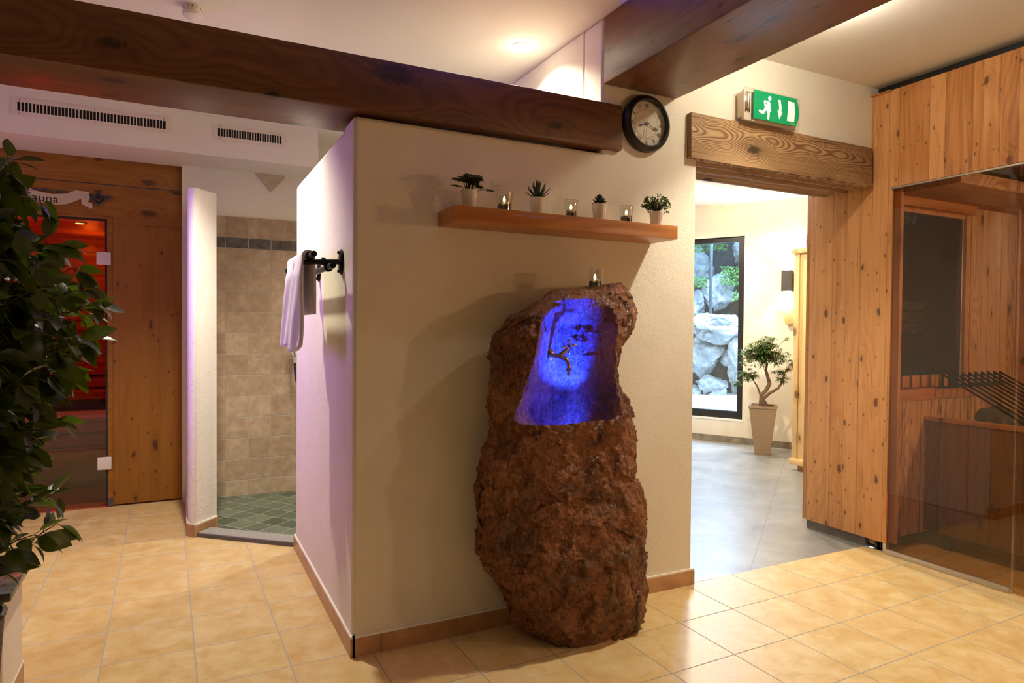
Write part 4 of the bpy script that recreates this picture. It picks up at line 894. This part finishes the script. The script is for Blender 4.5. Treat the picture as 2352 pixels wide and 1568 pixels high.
# ================================================================== wooden glass cabin on the right
XC = 3.832
wbox('wall_cabin', (XC, 2.548, .062), (XC+.05, 3.15, 2.795), M['larchZ'], bev=.002)
wbox('wall_cabin', (XC+.02, 2.70, 0), (XC+.06, 3.13, .06), simple('grey_stone_plinth', (.15, .13, .105), .5, 0, .3, 10), bev=0)
wbox('wall_cabin', (XC-.018, -2.6, 2.215), (XC+.032, 2.548, 2.795), M['larchZ'], bev=.002)
wbox('wall_cabin', (XC+.06, -2.6, 2.79), (XC+.10, 3.1, CZ), M['blackplastic'], bev=0)
wbox('wall_cabin', (XC-.02, 2.56, 2.795), (XC+.1, 2.70, 2.80), M['larchL'], bev=0)
wbox('trim_2', (XC-.012, -2.6, 2.205), (XC+.006, 2.548, 2.214), M['steel'], bev=0)
wbox('trim_3', (XC-.006, 1.875, .0), (XC+.024, 2.545, .030), M['rail'], bev=.002)
wbox('trim_4', (XC-.002, 2.546, .0), (XC+.03, 2.566, .062), M['steel'], bev=.002)
wbox('trim_5', (XC+.03, 2.60, .0), (XC+.045, 2.625, .06), M['larchP'], bev=.002)
wbox('trim_6', (XC+.05, 2.635, .012), (XC+.08, 2.69, .05), simple('cardboard_brown', (.40, .28, .18), .7, 0, .1), bev=.002)
wbox('trim_7', (XC+.020, 2.505, .07), (XC+.048, 2.547, 2.212), M['larchP'], bev=.003)
w2 = struct(bpy.data.objects.new('window_2', None)); COL.objects.link(w2); w2.location = (XC, 2.2, .02)
b = MB(); b.box((XC+.003, 1.872, .022), (XC+.013, 2.543, 2.206)); b.build('glass_pane', M['tint'], w2)
d2 = struct(bpy.data.objects.new('door_2', None)); COL.objects.link(d2); d2.location = (XC, 1.4, .01)
b = MB(); b.box((XC+.003, .90, .010), (XC+.013, 1.864, 2.206)); b.build('glass_leaf', M['tint'], d2)
b = MB(); b.box((XC+.001, 1.862, .012), (XC+.015, 1.872, 2.2)); b.build('edge_seal', M['clearglass'], d2)
w3 = struct(bpy.data.objects.new('window_3', None)); COL.objects.link(w3); w3.location = (XC, 0, .02)
b = MB(); b.box((XC+.003, -2.6, .022), (XC+.013, .892, 2.206)); b.build('glass_pane', M['tint'], w3)
# interior
wbox('wall_cabin', (XC+.03, 2.548, .085), (5.35, 2.60, .925), M['larchX'], bev=.002)
wbox('wall_cabin', (XC+.03, 2.60, 0), (5.35, 2.64, .085), M['blackplastic'], bev=0)
wbox('wall_cabin', (4.70, 2.60, 1.0), (5.70, 2.66, 2.36), M['larchX'], bev=.002)
wbox('trim_8', (XC+.03, 2.530, .925), (5.30, 2.552, .995), M['larchL'], bev=.003)
wbox('trim_9', (XC+.03, 2.54, .975), (5.30, 2.62, .993), M['larchL'], bev=.003)
wbox('wall_cabin', (5.30, -2.6, 0), (5.36, 2.60, 2.40), M['larchZ'], bev=0)
wbox('wall_cabin', (XC+.02, -2.6, 0), (5.36, -2.55, 2.40), M['larchX'], bev=0)
wbox('ceiling', (XC+.03, -2.6, 2.33), (5.36, 2.70, 2.38), M['larchB'], bev=0)
for yy, zz, hh in ((1.72, 2.20, .085), (.9, 2.2, .085)):
    b = MB(); b.box((XC+.06, yy, zz), (5.29, yy+.22 if yy > 2 else yy+.14, zz+hh), .005); tag(b.build('cabin_beam', M['larchB'], smooth=40), {1.72: 'larch beam under the cabin ceiling crossing behind the glass door edge', .9: 'larch beam under the cabin ceiling near the front of the cabin'}[yy], 'beam', 'beams inside the glass cabin')
wbox('ceiling', (XC+.04, 2.18, 2.180), (5.30, 2.70, 2.25), M['larchC'], bev=.003)
wbox('trim_10', (XC+.05, 2.55, 2.125), (4.72, 2.60, 2.182), M['larchL'], bev=.002)
w4 = struct(bpy.data.objects.new('window_4', None)); COL.objects.link(w4); w4.location = (4.3, 2.62, 1.0)
b = MB(); b.box((XC+.05, 2.615, .995), (4.665, 2.622, 2.12)); b.build('smoked_pane', M['darkglass'], w4)
b = MB(); b.box((4.662, 2.606, .995), (4.680, 2.626, 2.12), .002); b.build('steel_edge', M['steel'], w4)
b = MB(); b.box((4.680, 2.59, .995), (4.715, 2.63, 2.18), .002); b.box((XC+.05, 2.60, 2.10), (4.70, 2.63, 2.18), .002); b.build('window_frame', M['larchP'], w4)
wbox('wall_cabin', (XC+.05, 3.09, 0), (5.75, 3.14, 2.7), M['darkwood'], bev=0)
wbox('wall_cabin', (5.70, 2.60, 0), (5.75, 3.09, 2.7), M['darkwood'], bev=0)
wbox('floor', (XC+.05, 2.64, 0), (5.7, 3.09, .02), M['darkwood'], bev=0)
t = thing('cabin_sign', 'dark board with pale capital letters inside the dim cabin behind the smoked window', 'sign', (4.80, 3.07, 2.10))
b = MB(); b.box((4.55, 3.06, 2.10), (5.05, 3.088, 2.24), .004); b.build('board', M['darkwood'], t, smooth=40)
text_mesh('KABINE', .080, M['lettering'], t, 'letters', faceY(4.755, 3.058, 2.168), .001)
t = thing('slatted_headrest', 'pale slatted wooden headrest inside the dim cabin behind the smoked window', 'headrest', (4.76, 3.05, 1.33))
for k in range(3):
    b = MB(); b.box((4.58, 3.02, 1.35+.08*k), (4.94, 3.05, 1.412+.08*k), .006); b.build('slat', M['pineZ'], t, smooth=40)
for xx in (4.62, 4.87):
    b = MB(); b.box((xx, 3.05, 1.34), (xx+.03, 3.09, 1.58)); b.build('bracket', M['pineZ'], t)
b = MB()
for k in range(6): b.box((XC+.09+k*.1, 2.585, .996), (XC+.165+k*.1, 2.612, 1.075), .006)  # wooden blocks modelled in place of reflections in the glass
tag(b.build('reflection_blocks', M['larchL'], smooth=40), 'row of short blocks modelled for glass reflections below the smoked window in the cabin', 'reflection blocks')
# stove enclosure
t = thing('stove_enclosure', 'dark pine boarded box around the sauna stove behind the glass', 'stove enclosure', (4.5, 2.0, .1))
b = MB(); b.box((4.2, 1.15, .105), (4.235, 2.545, .795), .003); b.build('front_boards', M['stovewood'], t, smooth=40)
b = MB(); b.box((4.19, 1.14, .795), (4.25, 2.545, .822), .004); b.build('top_rail', M['larchP'], t, smooth=40)
b = MB(); b.box((4.2, 1.15, .105), (5.0, 1.185, .795), .003); b.build('side_boards', M['stovewood'], t, smooth=40)
b = MB(); b.box((4.25, 1.2, .60), (5.0, 2.53, .64)); b.build('tray', M['black'], t)
for yy in (1.2, 1.85, 2.4):
    b = MB(); b.box((4.24, yy, 0), (4.30, yy+.05, .60)); b.build('leg', M['black'], t)
t = thing('cabin_lamp', 'round lamp on a bracket inside the glass cabin outside the view', 'lamp', (4.62, -.20, 1.80))
b = MB(); bmesh.ops.create_uvsphere(b.bm, u_segments=20, v_segments=12, radius=.02, matrix=Matrix.Translation((4.62, -.20, 1.68))); b.build('bulb', M['lampoff'], t, smooth=60)
b = MB(); b.tube([(4.62, -.20, 1.665), (4.62, -.30, 1.60), (5.30, -.30, 1.60)], .008, 10); b.build('bracket', M['steel'], t, smooth=60)
def stone(name, c, r, seed, m_, label, cat, group, sq=(1, 1, .75), sub=4, amp=.35):
    b = MB(); bmesh.ops.create_icosphere(b.bm, subdivisions=sub, radius=1); rn = random.Random(seed); o3 = Vector((rn.uniform(0, 50), rn.uniform(0, 50), rn.uniform(0, 50)))
    pl = [(Vector([rn.uniform(-1, 1) for _ in range(3)]).normalized(), rn.uniform(.62, .92)) for _ in range(9)]
    rz = Matrix.Rotation(rn.uniform(0, 6), 3, 'Z')
    for v in b.bm.verts:
        p = v.co.normalized()
        for n, d in pl:
            e = p.dot(n)
            if e > d: p = p-n*(e-d)*.92
        k = 1+amp*.35*noise.noise(p*1.6+o3)+amp*.22*noise.noise(p*4+o3)+amp*.08*noise.noise(p*11+o3)
        p = rz @ (p*k); v.co = Vector((c[0]+p.x*r*sq[0], c[1]+p.y*r*sq[1], c[2]+p.z*r*sq[2]))
    return tag(b.build(name, m_, smooth=30), label, cat, group)
stone('stove_stone', (4.37, 2.225, .80), .105, 14, M['stone'], 'pointed grey stone on the stove nearest the back panel', 'stone', 'stove stones', (.8, 1, 1.15), 4, .8)
stone('stove_stone', (4.40, 2.05, .705), .105, 5, M['stone'], 'grey stone on the stove behind the glass door edge', 'stone', 'stove stones', (.9, 1, .9), 3)
stone('stove_stone', (4.58, 2.20, .74), .11, 6, M['stone'], 'grey stone at the back of the stove pile', 'stone', 'stove stones', (1, 1, .8), 3)
stone('stove_stone', (4.42, 1.80, .74), .12, 9, M['stone'], 'grey stone on the stove at the right edge', 'stone', 'stove stones', (1, 1, .8), 3)
t = thing('stove_guard', 'black metal bar guard sloping over the sauna stove', 'stove guard', (4.62, 2.5, .995))
for q in (((4.255, 2.495, .998), (4.97, 2.507, 1.008)), ((4.255, 2.026, .804), (4.97, 2.038, .816))):
    b = MB(); b.box(*q); b.build('cross_rail', M['black'], t)
bar0 = None
for k in range(10):
    x = 4.292+.072*k
    if bar0 is None:
        b = MB(); w = .0055
        b.box((x-w, 2.495, 1.0), (x+w, 2.507, 1.092))
        b.prism([(2.507, 1.092), (2.507, 1.080), (2.03, .816), (2.03, .828)], x-w, x+w, 'X'); bar0 = b.build('bar', M['black'], t)
    else:
        o = bar0.copy(); COL.objects.link(o); o.parent = t; o.location = (.072*k, 0, 0)

# ================================================================== room beyond the doorway
t = thing('infrared_cabin', 'pale pine infrared cabin with red tinted door edge in the room beyond', 'cabin', (5.75, 3.9, 0))
b = MB(); b.box((5.345, 3.32, .05), (6.2, 4.49, 2.09)); b.build('body', M['pineZ'], t)
b = MB(); b.box((5.318, 4.452, .10), (5.346, 4.512, 2.09), .004); b.box((5.318, 4.23, .10), (5.346, 4.27, 2.09), .003); b.build('corner_post', M['pineZ'], t, smooth=40)
b = MB(); b.box((5.330, 4.27, .10), (5.346, 4.452, 2.09), .002); b.build('side_panel', M['pineZ'], t, smooth=40)
b = MB(); b.box((5.300, 3.30, 2.09), (6.22, 4.535, 2.14), .008); b.build('top_trim', M['pineZ'], t, smooth=40)
b = MB(); b.box((5.300, 3.30, .055), (5.36, 4.53, .115), .008); b.build('bottom_trim', M['pineZ'], t, smooth=40)
b = MB(); b.box((5.326, 3.45, .12), (5.334, 4.232, 2.08)); b.build('red_glass_door', M['redtrim'], t)
b = MB(); b.box((5.36, 3.34, 0), (6.18, 4.47, .05)); b.build('plinth', M['larchL'], t)
b = MB(); b.box((5.36, 4.20, 2.14), (5.6, 4.42, 2.27), .01); tag(b.build('red_box', M['redbox'], smooth=40), 'red box lying on top of the pale pine cabin', 'box')
b = MB(); b.box((1.00, -.05, 1.42), (1.14, -.03, 1.68), .003, T=TW @ Matrix.Translation((1.07, 0, 1.55)) @ Matrix.Rotation(R(-14), 4, 'Y') @ Matrix.Translation((-1.07, 0, -1.55)) @ Matrix.Translation((.03, 0, 0)))
tag(b.build('wooden_board', M['pineZ'], smooth=40), 'tilted pale wooden board on the wall below the wall lamp', 'board')
t = thing('wall_lamp', 'dark box shaped wall lamp shining up and down beside the window', 'lamp', tuple(TW @ Vector((1.083, -.05, 1.79))))
b = MB(); b.box((1.025, -.12, 1.795), (1.135, -.018, 2.030), .002, T=TW); b.build('shade', M['metaldark'], t)
for z0, z1 in ((1.785, 1.795), (2.030, 2.036)):
    b = MB(); b.box((1.04, -.105, z0), (1.12, -.03, z1), T=TW); b.build('diffuser', M['lamp'], t)
b = MB(); b.box((1.05, -.02, 1.86), (1.11, 0, 1.96), T=TW); b.build('wall_bracket', M['metaldark'], t)
# tapered wicker planter with a twisted bonsai tree
PX, PYY = 5.70, 5.215
t = thing('wicker_planter', 'tall square tapered beige wicker planter holding the small tree by the window', 'planter', (PX, PYY, 0))
def frust(b, r0, r1, z0, z1, rz=R(40)):
    A = []; B = []
    for k in range(4):
        a = rz+PI/4+PI/2*k; A.append(b.bm.verts.new((PX+r0*math.cos(a), PYY+r0*math.sin(a), z0))); B.append(b.bm.verts.new((PX+r1*math.cos(a), PYY+r1*math.sin(a), z1)))
    for k in range(4): b.bm.faces.new((A[k], A[(k+1) % 4], B[(k+1) % 4], B[k]))
    return A, B
b = MB(); A, B = frust(b, .108, .196, 0, .515); b.bm.faces.new(list(reversed(A))); b.build('body', M['wicker'], t)
b = MB(); A, B = frust(b, .196, .206, .505, .512); A2, B2 = frust(b, .206, .206, .512, .535); A3, B3 = frust(b, .206, .172, .535, .536); frust(b, .172, .160, .536, .47); b.build('rim', M['wicker'], t)
b = MB(); A, B = frust(b, .165, .164, .475, .48); b.bm.faces.new(B); b.build('soil', M['soil'], t)
def bonsai():
    rnd = random.Random(5); rtv = Vector((.893, -.449, 0)); fwv = Vector((.449, .893, 0))
    t = thing('bonsai_tree', 'small tree with a twisted trunk and narrow green leaves in the beige wicker planter', 'plant', (PX, PYY, .47))
    def Pt(a, z, d=0): v = Vector((PX, PYY, 0))+rtv*a+fwv*d; return Vector((v.x, v.y, z))
    tr = MB()
    main = [Pt(.03, .47), Pt(-.005, .56), Pt(-.02, .64), Pt(.03, .70), Pt(.065, .77), Pt(.045, .84), Pt(.02, .92), Pt(.04, 1.0)]
    tr.tube(main, [.022, .020, .021, .022, .022, .017, .015, .010], 12)
    tr.tube([Pt(-.04, .47), Pt(-.03, .56), Pt(-.03, .64), Pt(-.07, .74), Pt(-.11, .80)], [.020, .018, .013, .009, .006], 10)
    tr.tube([Pt(.08, .47), Pt(.03, .54), Pt(0, .60), Pt(.06, .66), Pt(.16, .72), Pt(.21, .80), Pt(.225, .88)], [.022, .020, .018, .017, .014, .012, .010], 10)
    tr.build('trunk', M['bark'], t, smooth=60)
    br = MB(); lf = MB()
    cl = [(Pt(-.02, 1.12), .20, .12, 100), (Pt(.09, 1.08), .17, .12, 60), (Pt(-.17, .87), .11, .07, 26), (Pt(.02, 1.22), .13, .08, 35), (Pt(.33, .97), .11, .07, 18), (Pt(.19, .86), .09, .08, 18), (Pt(-.30, .79), .05, .04, 7), (Pt(.25, 1.27), .04, .02, 2), (Pt(-.12, 1.06), .17, .11, 45)]
    for c, rx, rz_, n in cl:
        for k in range(n):
            v = Vector([rnd.gauss(0, 1) for _ in range(3)]).normalized()*rnd.random()**.4; e = c+Vector((v.x*rx, v.y*rx, v.z*rz_)); s0 = (Pt(.03, 1.0)*.6+c*.4) if c.z > 1.0 else (Pt(-.11, .80) if (c-Vector((PX, PYY, 0))).dot(rtv) < 0 else Pt(.225, .88))
            br.tube([s0, (s0+e)/2+Vector((0, 0, .03)), e], .0016, 4)
            for j in range(12):
                a = 2*PI*j/12+rnd.random(); d = rtv*math.cos(a)+fwv*math.sin(a)+Vector((0, 0, rnd.uniform(-.5, .6))); lf.leaf(e, d, (0, 0, 1), rnd.uniform(.04, .07), .011, .2, .35)
    br.build('branches', M['bark'], t); lf.build('foliage', M['leaf2'], t, smooth=60)
bonsai()

# ================================================================== garden outside the window
def OW(s, o, z): v = TW @ Vector((s, o, z)); return (v.x, v.y, v.z)
b = MB(); b.box((-4, WT, .20), (4, 2.6, .36), T=TW); struct(b.build('floor', M['terrace'], origin=(0, 0, 0)))
b = MB(); A = [b.bm.verts.new(OW(s, o, z)) for s, o, z in ((-5, 2.5, .3), (4, 2.5, .3), (4, 3.3, 2.0), (-5, 3.3, 2.0), (4, 4.9, 4.6), (-5, 4.9, 4.6))]
b.bm.faces.new(A[:4]); b.bm.faces.new((A[3], A[2], A[4], A[5])); o = b.build('garden_slope', M['earth'], origin=(0, 0, 0)); struct(o, 'dark earth slope behind the garden boulders')
GR = 'boulders of the garden rockery'
for i, (s, o_, z, r, sq, lab) in enumerate([
    (-.46, 2.15, .50, .20, (1.3, .9, .8), 'pale rounded garden stone low at the left behind the terrace'),
    (0.08, 2.45, 0.75, 0.527, (.75, .7, 1.35), 'tall pale upright garden boulder at the right of the window'),
    (-0.68, 2.29, 0.96, 0.380, (1.2, .9, .85), 'grey garden boulder resting under the flat white one'),
    (-0.38, 2.39, 1.38, 0.422, (1.5, .9, .55), 'broad flat white garden boulder at mid height in the window'),
    (-0.59, 2.81, 1.96, 0.316, (.8, .8, 1.0), 'upright grey garden boulder behind the thin tree stake'),
    (0.11, 2.92, 2.01, 0.338, (1.0, .8, .9), 'pale rounded garden boulder beside the ivy'),
    (-1.05, 2.87, 2.40, 0.443, (.9, .8, .9), 'large white garden boulder at the upper left of the window'),
    (-0.05, 3.34, 2.69, 0.443, (1.2, .8, .8), 'large grey garden boulder at the upper right of the window'),
    (-0.94, 2.66, 1.77, 0.274, (1.0, .8, .8), 'small grey garden boulder at the left edge of the window'),
    (-0.70, 2.08, 0.33, 0.211, (1.2, .9, .8), 'low pale garden boulder on the terrace edge at the left'),
    (-0.36, 2.08, 0.31, 0.179, (.8, .8, 1.1), 'small pale garden boulder at the foot of the tall one'),
    (-1.42, 2.34, 0.77, 0.475, (1.1, .8, 1.2), 'garden boulder hidden left of the window opening'),
    (0.64, 2.87, 1.40, 0.527, (1.1, .8, 1.2), 'garden boulder right of the window opening'),
    (-0.28, 2.45, 0.93, 0.169, (1, 1, .9), 'little dark garden stone wedged between two boulders')]):
    stone('garden_boulder', OW(s, o_, z), r, 30+i, M['grock'], lab, 'rock', GR, sq, 5, .75)
def ivy(s0, s1, o0, z0, z1, n, label, seed):
    rn = random.Random(seed); b = MB()
    for k in range(n):
        p = Vector(OW(rn.uniform(s0, s1), o0+rn.uniform(-.12, .12), rn.uniform(z0, z1))); d = Vector([rn.uniform(-1, 1), rn.uniform(-1, 1), rn.uniform(-.6, .4)]); b.leaf(p, d, (-.7, -.5, .6), rn.uniform(.022, .042), .028, .1, .2)
    o = b.build('ivy_plant', M['gleaf'], smooth=60); tag(o, label, 'plant', 'green plants between the boulders')
ivy(-0.45, 0.35, 2.55, 2.06, 2.35, 800, 'trailing green ivy between the boulders at the upper right of the window', 1)
ivy(-1.15, -0.68, 2.50, 2.04, 2.20, 280, 'green ivy clump between boulders at the left edge of the window', 2)
ivy(-0.26, 0.06, 2.50, 1.80, 1.95, 220, 'green ivy tuft hanging over a boulder in the middle of the window', 3)
ivy(-1.15, -0.36, 2.55, 2.62, 2.83, 480, 'green leaves at the top of the window', 4)
b = MB(); b.tube([OW(-.50, 2.15, 1.45), OW(-.50, 2.15, 3.1)], .024, 10); tag(b.build('tree_stake', simple('grey_stake', (.06, .07, .08), .8, 0, .15), smooth=60), 'thin grey upright tree stem among the garden boulders', 'stake')
